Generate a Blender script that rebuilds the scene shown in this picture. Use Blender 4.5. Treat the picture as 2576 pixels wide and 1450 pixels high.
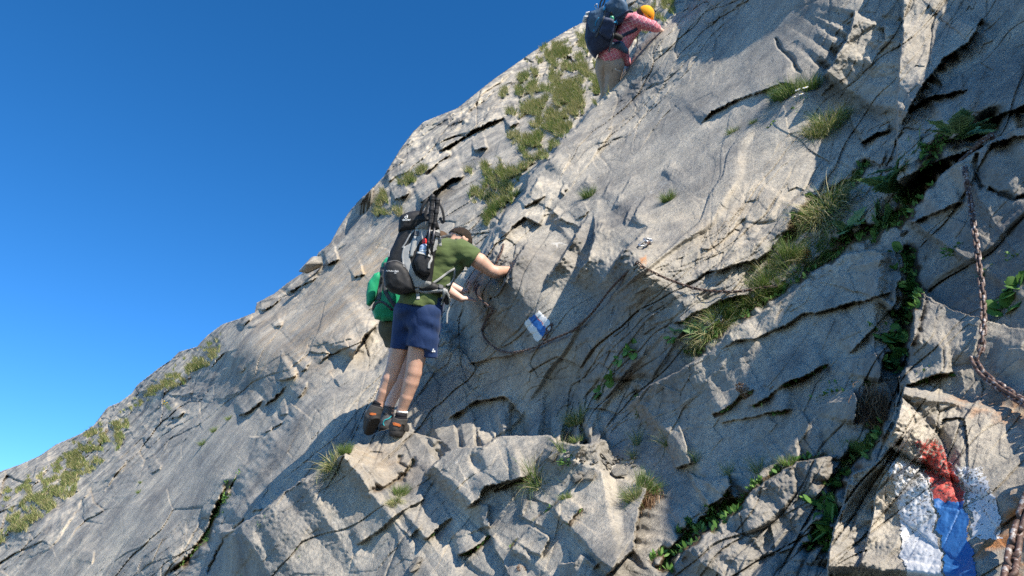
import bpy, math, random, os
import numpy as np
from mathutils import Vector, Matrix, Quaternion, noise as mnoise
R = math.radians
for o in list(bpy.data.objects): bpy.data.objects.remove(o)
SC = bpy.context.scene
COL = SC.collection
# ---------------------------------------------------------------- camera
PITCH = R(26.0)
CAM = np.array([0.0, 0.0, 1.6])
FPX = 1717.0                       # focal length in units of a 2576 px wide frame
cam_d = bpy.data.cameras.new('camera'); cam = bpy.data.objects.new('camera', cam_d); COL.objects.link(cam)
cam.location = CAM; cam.rotation_euler = (R(90) + PITCH, 0, 0)
cam_d.sensor_width = 36; cam_d.lens = 36 * FPX / 2576; cam_d.clip_end = 2000; cam_d.clip_start = 0.05

SC.camera = cam
# ---------------------------------------------------------------- light
SUN = np.array([0.50, -0.59, 0.63]); SUN /= np.linalg.norm(SUN)
el = math.asin(SUN[2]); az = math.atan2(SUN[0], SUN[1])
w = bpy.data.worlds.new("World"); SC.world = w; w.use_nodes = True
nt = w.node_tree; nt.nodes.clear()
sky = nt.nodes.new('ShaderNodeTexSky'); sky.sky_type = 'NISHITA'; sky.sun_disc = False
sky.sun_elevation = el; sky.sun_rotation = az; sky.altitude = 2400; sky.air_density = 0.8; sky.dust_density = 0.0; sky.ozone_density = 2.5
hs = nt.nodes.new('ShaderNodeHueSaturation'); hs.inputs['Hue'].default_value = .500; hs.inputs['Saturation'].default_value = 1.30
bg = nt.nodes.new('ShaderNodeBackground'); bg.inputs[1].default_value = 0.145
wo = nt.nodes.new('ShaderNodeOutputWorld')
nt.links.new(sky.outputs[0], hs.inputs['Color']); nt.links.new(hs.outputs[0], bg.inputs[0]); nt.links.new(bg.outputs[0], wo.inputs[0])
sd = bpy.data.lights.new('sun', 'SUN'); sun = bpy.data.objects.new('sun', sd); COL.objects.link(sun)
sd.energy = 4.7; sd.angle = R(0.55); sd.color = (1.0, 0.91, 0.78)
sun.rotation_euler = Vector(SUN).to_track_quat('Z', 'Y').to_euler(); sun.location = (4, -6, 9)
SC.view_settings.view_transform = 'Standard'; SC.view_settings.look = 'None'
SC.view_settings.exposure = 0.95; SC.view_settings.gamma = 1.0
try: SC.view_settings.use_curve_mapping = False
except Exception: pass
SC.cycles.use_denoising = False
SC.cycles.max_bounces = 5; SC.cycles.diffuse_bounces = 3; SC.cycles.glossy_bounces = 2
SC.cycles.transmission_bounces = 4; SC.cycles.transparent_max_bounces = 8

# ---------------------------------------------------------------- view-frame helpers
CP_, SP_ = math.cos(PITCH), math.sin(PITCH)
def ray(u, v):
    """direction (per metre of camera depth) through point (u,v) of the 2576x1450 frame"""
    x = (u - 1288.0) / FPX; zc = (725.0 - v) / FPX
    return np.stack([x + 0*zc, CP_ - SP_ * zc + 0*x, SP_ + CP_ * zc + 0*x], -1)
def at(u, v, d):
    return CAM + ray(np.float64(u), np.float64(v)) * d
def crop(ox, oy, s, pts):
    return [((ox + a / s) / 1.5901, (oy + b / s) / 1.5901) for a, b in pts]

# ---------------------------------------------------------------- noise
def _h(ix, iy, iz, seed):
    with np.errstate(over='ignore'):
        h = ix.astype(np.uint32) * np.uint32(0x8da6b343) ^ iy.astype(np.uint32) * np.uint32(0xd8163841) ^ iz.astype(np.uint32) * np.uint32(0xcb1ab31f) ^ np.uint32((seed * 0x9E3779B1) & 0xffffffff)
        h ^= h >> np.uint32(15); h *= np.uint32(0x2c1b3c6d); h ^= h >> np.uint32(12); h *= np.uint32(0x297a2d39); h ^= h >> np.uint32(15)
    return h
def perlin(p, seed=0):
    p = p.astype(np.float32); i = np.floor(p).astype(np.int32); f = p - i
    w = f * f * f * (f * (f * 6 - 15) + 10)
    out = None; res = 0
    for dx in (0, 1):
        wx = w[..., 0] if dx else 1 - w[..., 0]
        for dy in (0, 1):
            wy = w[..., 1] if dy else 1 - w[..., 1]
            for dz in (0, 1):
                wz = w[..., 2] if dz else 1 - w[..., 2]
                h = _h(i[..., 0] + dx, i[..., 1] + dy, i[..., 2] + dz, seed)
                gx = (h & np.uint32(1023)).astype(np.float32) * (2/1023.) - 1
                gy = ((h >> np.uint32(10)) & np.uint32(1023)).astype(np.float32) * (2/1023.) - 1
                gz = ((h >> np.uint32(20)) & np.uint32(1023)).astype(np.float32) * (2/1023.) - 1
                res = res + wx * wy * wz * (gx * (f[..., 0] - dx) + gy * (f[..., 1] - dy) + gz * (f[..., 2] - dz))
    return res * 1.3
def sstep(a, b, x):
    t = np.clip((x - a) / (b - a), 0, 1); return t * t * (3 - 2 * t)
ROT = [np.array(Quaternion(Vector(a_).normalized(), t_).to_matrix(), np.float32) for a_, t_ in (((1,2,3),.8),((3,-1,1),1.9),((-1,1,2),2.7))]
def fbm(p, wl, n, sp=None, gain=0.5, seed=0, ridge=False, lac=2.03):
    """p (...,3) metres, wl = first wavelength, sp = sample spacing (octaves finer than it fade out)"""
    s = 0; a = 1.0
    for k in range(n):
        x = perlin((p / wl) @ ROT[k % 3] + 17.3 * k, seed + k)
        if ridge: x = (1 - np.minimum(np.abs(x) * 2.6, 1)) ** 2 - .35
        if sp is not None: x = x * sstep(1.6, 4.0, wl / sp)
        s = s + a * x; a *= gain; wl = wl / lac
    return s
def worley(x, y, seed=0):
    """2-D cells: F1, F2, offset to the cell centre, three hashes of the cell"""
    ix = np.floor(x).astype(np.int32); iy = np.floor(y).astype(np.int32)
    f1 = np.full(x.shape, 9.0, np.float32); f2 = f1.copy()
    ox = np.zeros_like(f1); oy = np.zeros_like(f1); hid = np.zeros(x.shape, np.uint32)
    for a in (-1, 0, 1):
        for b in (-1, 0, 1):
            h = _h(ix + a, iy + b, ix * 0, seed)
            cx = ix + a + (h & np.uint32(1023)).astype(np.float32) / 1023.; cy = iy + b + ((h >> np.uint32(10)) & np.uint32(1023)).astype(np.float32) / 1023.
            dx = (x - cx).astype(np.float32); dy = (y - cy).astype(np.float32); d = np.sqrt(dx * dx + dy * dy)
            m = d < f1
            f2 = np.where(m, f1, np.minimum(f2, d)); f1 = np.where(m, d, f1)
            ox = np.where(m, dx, ox); oy = np.where(m, dy, oy); hid = np.where(m, h, hid)
    with np.errstate(over='ignore'):
        h2 = hid * np.uint32(0x9E3779B1); h2 ^= h2 >> np.uint32(13); h2 *= np.uint32(0x85ebca6b); h2 ^= h2 >> np.uint32(16)
    r1 = (h2 & np.uint32(1023)).astype(np.float32) / 1023. * 2 - 1; r2 = ((h2 >> np.uint32(10)) & np.uint32(1023)).astype(np.float32) / 1023. * 2 - 1
    r3 = ((h2 >> np.uint32(20)) & np.uint32(1023)).astype(np.float32) / 1023. * 2 - 1
    return f1, f2, ox, oy, r1, r2, r3
# ================================================================ THE ROCK FACE
# depth (metres from the camera) of the two big surfaces: the near slabs and the mountain flank behind them
NEAR = [(1530,235,9.5),(1586,140,9.8),(1645,68,9.9),(1719,16,9.9),(1760,-80,10.2),(1466,299,8.8),(1405,356,8.2),(1358,408,7.8),(1314,486,7.2),(1267,542,6.9),(1228,594,6.7),
 (1800,100,7.9),(1700,250,7.3),(1600,400,6.5),(1500,480,6.3),(1450,600,5.7),(1300,650,5.55),(1235,720,5.6),(1170,850,6.2),(1120,800,6.5),(1110,950,6.3),
 (1360,820,4.90),(1450,700,5.2),(1610,650,4.3),(1900,735,3.6),(1900,500,4.3),(1750,500,4.8),(2000,220,5.1),(2100,0,5.6),(2300,0,4.9),(2500,0,4.1),
 (2576,-200,4.1),(2160,300,4.6),(2290,250,4.1),(2400,200,3.8),(2560,250,3.1),(2450,400,2.85),(2460,600,2.5),(2470,900,2.0),(2560,1000,1.8),(2380,1150,1.75),
 (2330,1400,1.5),(2560,1430,1.25),(2200,500,3.6),(2240,620,3.1),(2100,800,3.0),(1750,850,3.6),(1650,1000,3.7),(1550,850,4.1),(1450,1000,4.65),(1330,1040,5.0),(1380,930,4.85),
 (1300,950,5.2),(1200,1000,5.55),(1050,1120,5.32),(985,1115,5.38),(1010,1060,5.80),(940,1070,6.15),(970,1030,6.4),(1400,1110,4.0),(1300,1130,4.25),(1600,1110,3.6),(1180,1150,4.5),(1700,1200,3.1),(1500,1250,3.3),(1250,1250,3.8),
 (1000,1300,4.4),(850,1400,4.6),(1300,1430,3.1),(1600,1430,2.5),(1900,1430,2.0),(2100,1430,1.75),(1950,1200,2.5),(2000,1000,2.75),(2150,950,2.6),(2100,1250,2.1),
 (900,1110,5.7),(820,1160,5.9),(760,1190,6.1),(710,1225,6.2),(660,1270,6.2),(600,1330,6.2),(640,1450,5.3),(700,1340,5.4),
 (975,900,7.3),(940,925,7.4),(870,940,7.6),(760,1015,7.7),(690,1100,7.75),(600,1215,7.9),(560,1300,7.8),(480,1440,7.4),(985,1000,6.3),
 (2900,700,1.6),(2950,100,2.6),(2900,-400,3.8),(2900,1400,.95),(2576,1900,.85),(1900,1900,1.35),(1300,1900,2.0),(500,1900,4.0),(2300,-450,6.0),(1900,-450,8.5),(3300,600,1.2),(4700,600,.95),(4700,-700,2.2),(4700,1700,.6),(3600,2400,.6),(2600,2500,.7),(1300,2500,1.5),(2400,-900,8),(3600,-800,4),(-300,2500,6)]
FAR = [(-1100,1560,90),(-1000,2000,30),(-700,1420,75),(-300,1290,62),(0,1190,50),(130,1115,45),(270,1015,41),(330,985,38),(450,885,33),(560,815,27),(640,780,19),(700,735,18.5),(830,595,18.5),(960,435,20),(1060,310,25),(1300,135,31),(1480,48,36),
 (1560,0,39),(1700,-100,42),(600,850,15),(700,1000,9.8),(500,1100,12.5),(300,1200,17),(100,1300,20),(0,1400,20),(300,1400,11),(500,1300,9.0),(600,1200,8.4),
 (430,1440,8.0),(760,1010,8.1),(900,900,8.6),(980,800,9.2),(1050,600,11),(1150,500,11.5),(1240,450,11.5),(1320,430,10.5),(1400,270,15),(1500,200,17.5),(1350,200,22),(1200,300,19),
 (1050,420,17),(900,700,11.5),(1000,480,16),(850,850,9.3),(200,1160,31),(400,960,28),(1450,150,25),(1550,120,26),(1650,0,27),(-300,1500,22),(-700,1700,25),
 (0,1900,8),(500,1900,5.5),(1250,600,9),(1200,800,8),(1000,1000,8),(700,1450,7.5),(2000,-300,40)]
SKYL = [(-900,1500),(-400,1330),(-100,1225),(0,1186),(50,1168),(100,1146),(140,1118),(200,1092),(235,1070),(270,1024),(300,1012),(330,990),(345,968),(400,925),(430,905),(452,884),(495,872),(520,845),(560,815),(600,802),(640,786),(645,762),(690,738),(725,710),(765,684),(790,660),(800,636),(830,612),(852,572),(880,530),(905,502),(930,480),(962,448),(985,410),(1010,370),(1040,330),(1066,306),(1100,292),(1150,272),(1190,240),(1240,200),(1290,165),(1340,130),(1390,98),(1430,74),(1465,56),(1500,40),(1540,12),(1570,-20),(1640,-60),(1800,-160),(2200,-330),(3400,-800)]
EDGE = [(1900,-600),(1760,-60),(1719,16),(1690,32),(1645,68),(1618,100),(1590,135),(1572,172),(1550,200),(1526,232),(1500,258),(1475,283),(1460,306),(1432,332),(1405,356),(1380,385),(1358,408),(1332,450),(1314,486),(1290,520),(1267,542),(1248,570),(1226,598),(1196,650),(1160,720),(1120,790),(1060,860),(985,880),(940,925),(870,935),(760,1012),(690,1100),(600,1215),(560,1300),(480,1440),(300,1800)]

def rbf(pts, c=60.0):
    P = np.array(pts, float); X = P[:, :2]; y = np.log(P[:, 2])
    d = np.sqrt(((X[:, None] - X[None]) ** 2).sum(-1) + c * c)
    n = len(P); A = np.zeros((n + 3, n + 3)); A[:n, :n] = d - np.eye(n) * 12.0
    A[:n, n] = 1; A[:n, n+1:] = X / 1000; A[n, :n] = 1; A[n+1:, :n] = (X / 1000).T
    wgt = np.linalg.solve(A, np.concatenate([y, np.zeros(3)]))
    def f(u, v):
        s = wgt[n] + wgt[n+1] * u / 1000 + wgt[n+2] * v / 1000
        for (a, b), q in zip(X.astype(np.float32), wgt[:n]): s = s + q * np.sqrt((u - a) ** 2 + (v - b) ** 2 + np.float32(c * c))
        return np.exp(s)
    return f
def up(grid, fac, u, v): pass
def polydist(u, v, pts):
    """unsigned distance, sign (+ = left of travel direction on the picture, y down), 0..1 position along"""
    P = np.array(pts, float); L = np.sqrt(((P[1:] - P[:-1]) ** 2).sum(1)); cum = np.concatenate([[0], np.cumsum(L)]); tot = cum[-1]
    best = np.full(u.shape, 1e9, np.float32); sg = np.zeros(u.shape, np.float32); tt = np.zeros(u.shape, np.float32)
    for k in range(len(L)):
        ax, ay = P[k]; bx, by = P[k+1] - P[k]
        t = np.clip(((u - ax) * bx + (v - ay) * by) / (L[k] ** 2 + 1e-9), 0, 1)
        dx = u - ax - t * bx; dy = v - ay - t * by; d = np.sqrt(dx * dx + dy * dy)
        m = d < best
        best = np.where(m, d, best); sg = np.where(m, np.sign(by * dx - bx * dy), sg); tt = np.where(m, (cum[k] + t * L[k]) / tot, tt)
    return best, sg, tt

def axis(lo, a, b, hi, step):
    mid = np.arange(a, b + step, step); r = []; x = mid[-1]; s = step
    while x < hi: s *= 1.12; x += s; r.append(x)
    l = []; x = a; s = step
    while x > lo: s *= 1.12; x -= s; l.append(x)
    return np.array(l[::-1] + list(mid) + r)
STEP = 1.9
UA = axis(-1100, -16, 2592, 4700, STEP); VA = axis(-900, -16, 1466, 2500, STEP)
U, V = np.meshgrid(UA, VA); U = U.astype(np.float32); V = V.astype(np.float32)
sky_v = np.interp(U, [p[0] for p in SKYL], [p[1] for p in SKYL]).astype(np.float32)
dsky = sky_v - V                                   # > 0 : above the skyline, folded down behind the ridge
Vc = np.where(dsky > 0, sky_v, V)
# coarse evaluation of the smooth fields, then bilinear
def smooth(f): return f(U, Vc).astype(np.float32)
DN = smooth(rbf(NEAR)); DF = smooth(rbf(FAR))
def pos(D): return CAM + ray(U, Vc) * D[..., None]
def normals(P):
    a = np.gradient(P, axis=1); b = np.gradient(P, axis=0); n = np.cross(b, a)
    n /= np.linalg.norm(n, axis=-1, keepdims=True) + 1e-9
    return n
PN = pos(DN); PF = pos(DF)
RAY = ray(U, Vc); RN = RAY / np.linalg.norm(RAY, axis=-1, keepdims=True)
Lx = np.array([0.62, 0.13, 0.77]); Lx /= np.linalg.norm(Lx)
Nx = np.array([-0.58, -0.43, 0.69]); Nx -= Lx * (Nx @ Lx); Nx /= np.linalg.norm(Nx)
Mx = np.cross(Nx, Lx)
jit = perlin(np.stack([U / 45, Vc / 45, U * 0], -1), 5) * 9 + perlin(np.stack([U / 14, Vc / 14, U * 0], -1), 6) * 4
ed, es, et = polydist(U, V, EDGE)
esd = ed * es                                      # + = near side (left of travel down the line is the right/below of picture)
jump = sstep(0.70, 0.62, et)
wN = np.where(et < 0.66, sstep(-3, 4, esd + jit), sstep(-30, 30, esd + jit))
DN = DN * (1 + 0.045 * np.exp(-np.clip(esd, 0, None) / 16) * (et < .7))
D0 = DF + (DN - DF) * wN
P0 = pos(D0)
SPC = (D0 * STEP / FPX).astype(np.float32) * 1.2
def rot(P, sl=1.0, sm=1.0, sn=1.0):
    return np.stack([P @ Lx / sl, P @ Mx / sm, P @ Nx / sn], -1).astype(np.float32)
# domain: position along (A) and across (B) the bedding in metres; scale bands follow the distance
far = sstep(9, 26, D0)                              # 0 near .. 1 far
Q = rot(P0)
th = R(43) + R(5) * sstep(900, 1700, U) - R(4) * sstep(900, 200, U) * 1.0
bend = 26 * perlin(np.stack([U / 420, V / 420, U * 0], -1), 51) + 10 * perlin(np.stack([U / 150, V / 150, U * 0], -1), 52)
uc, vc = U - 1288, V - 725
T0 = R(44)
Apx = uc * math.cos(T0) - vc * math.sin(T0); Bpx = uc * math.sin(T0) + vc * math.cos(T0) + bend - .00005 * uc * uc * np.sign(uc) * (uc < 0)
LV = np.log2(D0 / 2.5)
def stairs(q, sharp):
    f = q - np.floor(q); return q - np.floor(q) - sstep(1 - sharp, 1.0, f)
def relief(A, B, z, spc, far, sd):
    p3 = lambda a, b, c=0.0: np.stack([A / a, B / b, z * 0 + c + sd * 7.7], -1).astype(np.float32)
    calm = sstep(-.18, .22, perlin(p3(2.8, 1.3), 77)); rough = 1 - .78 * calm
    Aw = A + .28 * perlin(p3(.9, .9), 21) + .04 * perlin(p3(.2, .2), 22)
    Bw = B + .17 * perlin(p3(1.1, .8), 23) + .035 * perlin(p3(.25, .2), 24)
    pw = lambda a, b, c=0.0: np.stack([Aw / a, Bw / b, z * 0 + c + sd * 3.1], -1).astype(np.float32)
    h = 0.10 * fbm(pw(2.4, 1.0), 1.3, 2, spc, seed=1) * (1 + 2.2 * far)
    s1 = Bw / .70 + .9 * perlin(pw(2.0, 1.0), 41); m1 = sstep(.02, .25, perlin(pw(1.5, .7), 42))
    h += .044 * m1 * stairs(s1, .08) * (1 + 2.5 * far)
    s2 = Bw / .21 + .9 * perlin(pw(.8, .35), 43); m2 = sstep(.05, .3, perlin(pw(.7, .3), 44)) * rough
    h += .018 * m2 * stairs(s2, .12) * sstep(4, 9, .2 / spc) * (1 + far)
    s3 = Bw / 2.4 + .9 * perlin(pw(5., 2.2), 45); m3 = sstep(-.05, .2, perlin(pw(4, 1.7), 46))
    h += .45 * m3 * stairs(s3, .08) * far
    cr_ = np.zeros_like(h)
    for sx, sy, amp, tilt, crack, cw, seed, lo in ((3.6, 1.9, .20, 1.5, .16, .04, 61, 'f'), (1.7, .62, .022, 1.6, .026, .03, 62, 'a'), (.60, .22, .010, 2.0, .014, .05, 63, 'r'), (.17, .085, .0055, 2.4, .005, .08, 64, 'r')):
        gate = sstep(3.5, 8, sy / spc)
        if lo == 'f': gate = gate * far
        if lo == 'r': gate = gate * rough
        if lo == 'a': gate = gate * (.25 + .75 * rough) * (1 + 4 * far)
        f1, f2, ox, oy, r1, r2, r3 = worley(Aw / sx + .35 * Bw / sy, Bw / sy, seed + sd * 13)
        cr = np.exp(-((f2 - f1) / cw) ** 2) * sstep(-.1, .5, r3 + r1 * .5 + .6 * perlin(pw(sx, sy), 60))
        h += (amp * (r1 + tilt * (ox * r2 + oy * r3)) - crack * cr) * gate; cr_ = np.maximum(cr_, np.clip(cr * gate, 0, 1))
    for sx, sy, dep, seed, thr in ((2.6, .34, .030, 71, .30), (1.3, .16, .014, 72, .25), (.8, .4, .012, 73, .8)):
        g = sstep(2.5, 6, sy / spc * .5)
        f1, f2, ox, oy, r1, r2, r3 = worley(Aw / sx + .2 * perlin(pw(.5, .5), seed), Bw / sy, seed + sd * 11)
        e = (f2 - f1); wd = np.maximum(.035, 1.3 * spc / sy)
        cr = np.exp(-(e / wd) ** 2) * sstep(thr - .3, thr + .2, r3 + .9 * perlin(pw(sx * .6, sy * 2), seed + 1)) * (np.abs(ox) < .9)
        g = g * np.clip(.12 + 1.1 * rough - .3 * (1 - far), 0, 1); h += (-dep * cr + dep * .5 * r1 * sstep(.1, .6, r2)) * g * (1 + 2.5 * far); cr_ = np.maximum(cr_, np.clip(cr * g * 1.2, 0, 1))
    h += 0.026 * (.4 + .65 * rough) * fbm(pw(1.6, 1), .36, 6, spc, seed=81, gain=.52) * (1 + 3.2 * far)
    h += .010 * rough * fbm(pw(2.0, 1), .16, 3, spc, seed=91, ridge=True) * (1 + 3 * far)
    h += far * (.30 * fbm(pw(1.5, 1, 5), 1.7, 6, spc, seed=131, gain=.62) + .18 * fbm(pw(2.2, .8, 5), .8, 4, spc, seed=141, ridge=True, gain=.6))
    h += .004 * perlin((pw(.40, .07)) @ ROT[0], 95) * sstep(0, .3, perlin(pw(.8, .8), 96)) * sstep(3, 8, .07 / spc)
    return h, cr_
H = np.zeros(U.shape, np.float32); CR = np.zeros(U.shape, np.float32)
for l in range(-2, 6):
    wl_ = sstep(l - .75, l - .25, LV) * (1 - sstep(l + .25, l + .75, LV))
    if l == -2: wl_ = 1 - sstep(-1.75, -1.25, LV)
    if l == 5: wl_ = sstep(4.25, 4.75, LV)
    m = wl_ > 0.001
    if not m.any(): continue
    sc_ = 2.5 / FPX * 2.0 ** l
    h, c_ = relief(Apx[m] * sc_, Bpx[m] * sc_, 0 * Apx[m], SPC[m], far[m], l + 3)
    H[m] += (h * wl_[m]).astype(np.float32); CR[m] += (c_ * wl_[m]).astype(np.float32)
# ---------------------------------------------------------------- traced rock features, plus one unseen bulge added for shade
SOIL = np.zeros(U.shape, np.float32)
HM = np.zeros(U.shape, np.float32)
Uw = U + jit * .55 + 3.0 * perlin(np.stack([U / 9, V / 9, U * 0], -1), 7); Vw = V + 5 * perlin(np.stack([U / 40, V / 40, U * 0 + 9], -1), 8) + 3.0 * perlin(np.stack([U / 9, V / 9, U * 0], -1), 9)
def box(pts, pad):
    P = np.array(pts); i0 = np.searchsorted(UA, P[:, 0].min() - pad); i1 = np.searchsorted(UA, P[:, 0].max() + pad)
    j0 = np.searchsorted(VA, P[:, 1].min() - pad); j1 = np.searchsorted(VA, P[:, 1].max() + pad)
    return slice(j0, j1), slice(i0, i1)
def ledge(pts, h, w=60, side=1, soil=0.0, groove=0.3, taper=.12):
    """raised lip: side +1 raises the picture-left of the travel direction; h metres, decays over w"""
    s = box(pts, w * 3.2 + 10)
    d, sg, t = polydist(Uw[s], Vw[s], pts); sd = d * sg * side
    tp = sstep(0, taper, t) * sstep(0, taper, 1 - t) if taper else 1.0
    tl = t * (np.abs(np.diff(np.array(pts), axis=0)).sum() / 60); q_ = np.stack([tl, 0*tl + pts[0][0] * .37, 0*tl + .5], -1)
    tp = tp * np.clip(.85 + min(1, 50. / w) ** 1.5 * perlin(q_ * .8, 17), .3, 1.2); groove = groove * np.clip(.45 + 1.6 * perlin(q_ * 1.7, 27), 0.0, 1.0)
    HM[s] += tp * (h * np.exp(-np.clip(sd, 0, None) / w) * sstep(-1.2, 2.2, sd) - groove * h * np.exp(-(np.clip(-sd, 0, None) / (w * .35)) ** 1.0) * (sd < 0.5)) * np.exp(-(np.clip(d - 2.5 * w, 0, None) / w) ** 2)
    if soil: SOIL[s] = np.maximum(SOIL[s], soil * tp * np.exp(-((sd + 4) / 7) ** 2))
def crack(pts, h, w=4, soil=0.0):
    s = box(pts, w * 4 + 14)
    d, sg, t = polydist(Uw[s], Vw[s], pts); tp = sstep(0, .1, t) * sstep(0, .1, 1 - t)
    d = d * (0.7 + 1.2 * sstep(-.4, .4, perlin(np.stack([U[s] / 30, V[s] / 30, 0*U[s]], -1), 13)))
    HM[s] -= tp * h * np.exp(-(d / w) ** 2)
    if soil: SOIL[s] = np.maximum(SOIL[s], soil * tp * np.exp(-(d / (w * 1.7)) ** 2))
def dent(cu, cv, ru, rv, ang, h, soil=0.0):
    s = box([(cu, cv)], max(ru, rv) * 2.5)
    x = Uw[s] - cu; y = Vw[s] - cv; c, sn = math.cos(ang), math.sin(ang)
    g = np.exp(-(((x * c - y * sn) / ru) ** 2 + ((x * sn + y * c) / rv) ** 2) ** 1.6)
    HM[s] += h * g
    if soil: SOIL[s] = np.maximum(SOIL[s], soil * sstep(.25, .6, g))
cA = lambda *p: crop(2500, 1000, 2.0717, p)
cB = lambda *p: crop(1400, 1600, 2.0567, p)
cC = lambda *p: crop(1900, 600, 2.9, p)
cD = lambda *p: crop(600, 1100, 2.0717, p)
cE = lambda *p: crop(2800, 0, 1.45, p)
cF = lambda *p: crop(0, 1200, 1.312, p)
cG = lambda *p: crop(2700, 1300, 1.4427, p)
cH = lambda *p: crop(1200, 200, 1.45, p)
# all lines run right -> left (down the slope): the picture-left of travel is BELOW the line, so side=-1 raises the upper bed
# middle right
ledge(cA((1240,0),(1100,80),(940,120),(780,170),(680,190),(600,240),(520,280),(440,330)), .05, 60, -1, groove=.6)
ledge(cA((1060,375),(930,385),(830,420),(700,475),(620,510),(550,545),(490,585),(380,610)), .05, 50, -1, groove=.6)
ledge(cA((2250,330),(2120,380),(1940,430),(1720,490),(1580,520),(1480,535),(1380,590),(1280,640),(1200,690),(1050,745),(900,765),(770,835)), .035, 45, -1, soil=.7, groove=.7)
ledge(cA((2230,480),(2120,590),(1990,720),(1860,880)), .03, 40, -1, groove=.6)
ledge(cA((1700,940),(1560,1010),(1430,1070),(1310,1120),(1180,1230),(1000,1300)), .045, 60, -1, soil=1, groove=.5)
ledge(cA((1090,1160),(960,1210),(880,1290),(780,1350),(700,1370)), .03, 40, -1, soil=1)
ledge(cA((1400,1330),(1190,1350),(1050,1390),(900,1410),(780,1450)), .03, 50, -1, soil=.7, groove=.6)
# big lower block standing proud of the grassy gully
ledge(cA((2240,20),(2050,0),(1800,40),(1600,150),(1500,230),(1400,340),(1250,450),(1020,570),(880,660),(720,830),(560,930),(350,1050),(200,1120),(0,1300)), .17, 150, 1, soil=.5, groove=.25, taper=.05)
crack(cA((1900,-60),(1700,60),(1450,200),(1300,330),(1100,430),(900,560),(700,720),(560,830),(420,900)), .04, 13, soil=1.1)
ledge(cA((2235,0),(2270,130),(2300,250),(2250,330),(2250,440),(2200,520)), .10, 60, -1, taper=.1)
ledge(cA((2120,790),(2150,870),(2130,1000),(2110,1110)), .07, 40, -1, taper=.15)
crack(cA((2360,-100),(2350,50),(2370,200),(2380,420),(2310,560),(2290,700),(2270,850),(2210,980),(2190,1080)), .07, 22, soil=1.1)
ledge(cA((2460,300),(2400,380),(2390,560),(2380,740),(2340,960),(2260,1050),(2280,1150),(2250,1300),(2180,1450),(2100,1600)), .12, 120, 1, soil=.4, taper=.04)
ledge(cA((1890,1150),(1930,1230),(1905,1400),(1890,1460)), .07, 45, -1, taper=.15)
crack(cG((1200,420),(1180,520),(1160,600),(1130,700),(1000,790),(930,900),(900,1000),(870,1130),(830,1260),(700,1330)), .05, 18, soil=1.0)
ledge(cG((1330,340),(1290,520),(1240,640),(1160,800),(1010,870),(990,960),(930,1150),(890,1290),(880,1450)), .16, 120, 1, taper=.05)
ledge(cG((1620,270),(1480,300),(1330,350)), .03, 60, -1, soil=.9, groove=.6)
ledge(cG((1040,1450),(1130,1150),(1160,960),(1240,830),(1330,700)), .03, 70, -1)
# bottom right gully
ledge(cG((700,780),(560,800),(440,850),(300,850)), .03, 60, 1, soil=.5)
ledge(cG((960,750),(820,770),(700,790),(620,850),(520,900),(440,960),(380,1040),(310,1090),(220,1180),(130,1230),(60,1300),(0,1420)), .10, 120, 1, soil=1, groove=.5)
crack(cG((400,990),(330,1040),(250,1100),(170,1150),(100,1190),(40,1260),(-40,1350),(-100,1450)), .07, 17, soil=1.2)
ledge(cG((310,860),(320,930),(280,1000),(180,1060)), .09, 70, -1, taper=.1)
ledge(cG((100,800),(0,830)), .04, 60, -1)
# foreground block
ledge(cB((2460,700),(2380,900),(2370,1000),(2345,1120),(2330,1230),(2240,1330),(2100,1450)), .10, 130, -1, soil=.6, taper=.06)
ledge(cB((1480,625),(1340,670),(1210,690),(1110,710),(1080,760),(1060,810),(1010,850),(960,910)), .07, 90, -1, groove=.5, soil=.4)
crack(cB((1440,650),(1300,720),(1180,755)), .04, 5, soil=.6)
ledge(cB((850,965),(760,1020),(680,1100),(600,1160)), .05, 55, -1, soil=.6)
ledge(cB((600,1050),(540,1090),(490,1140)), .03, 35, -1)
ledge(cB((640,800),(560,850),(450,900),(370,960),(270,1060),(190,1110),(40,1200)), .055, 60, -1)
ledge(cB((1150,1110),(1080,1190),(980,1250),(870,1280)), .06, 60, -1, soil=.8)
ledge(cB((1850,700),(1760,810),(1660,900),(1540,980),(1440,1100),(1360,1180),(1290,1280)), .045, 60, 1, soil=.7)
ledge(cB((1915,890),(1850,960),(1780,1040)), .045, 45, -1, soil=1)
ledge(cB((1660,1120),(1600,1230),(1560,1300)), .03, 40, -1)
ledge(cB((1140,850),(1130,960),(1160,1050)), .035, 50, -1)
ledge(cB((1420,810),(1410,900),(1380,960)), .03, 40, 1)
ledge(cB((1200,1090),(1000,1260),(940,1350)), .035, 50, 1, soil=.4)
ledge(cB((1700,1360),(1850,1330),(1900,1250)), .05, 70, -1)
ledge(cB((2170,1400),(2070,1340),(2000,1400)), .03, 70, -1)
dent(*cB((1040,520))[0], 14, 26, .5, -.04)
crack(cB((420,440),(400,520),(470,560),(430,640)), .025, 5, soil=.6)
crack(cB((560,470),(470,590),(420,650),(250,740),(150,760)), .05, 7, soil=.6)
# rim of the foreground block against the recess behind it
ledge(cB((2150,330),(1900,370),(1700,350),(1650,300),(1540,288),(1450,290),(1280,295),(1180,320),(1090,380),(960,385),(830,410),(700,520),(600,620)), .22, 170, 1, groove=.9, taper=.08)
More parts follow.
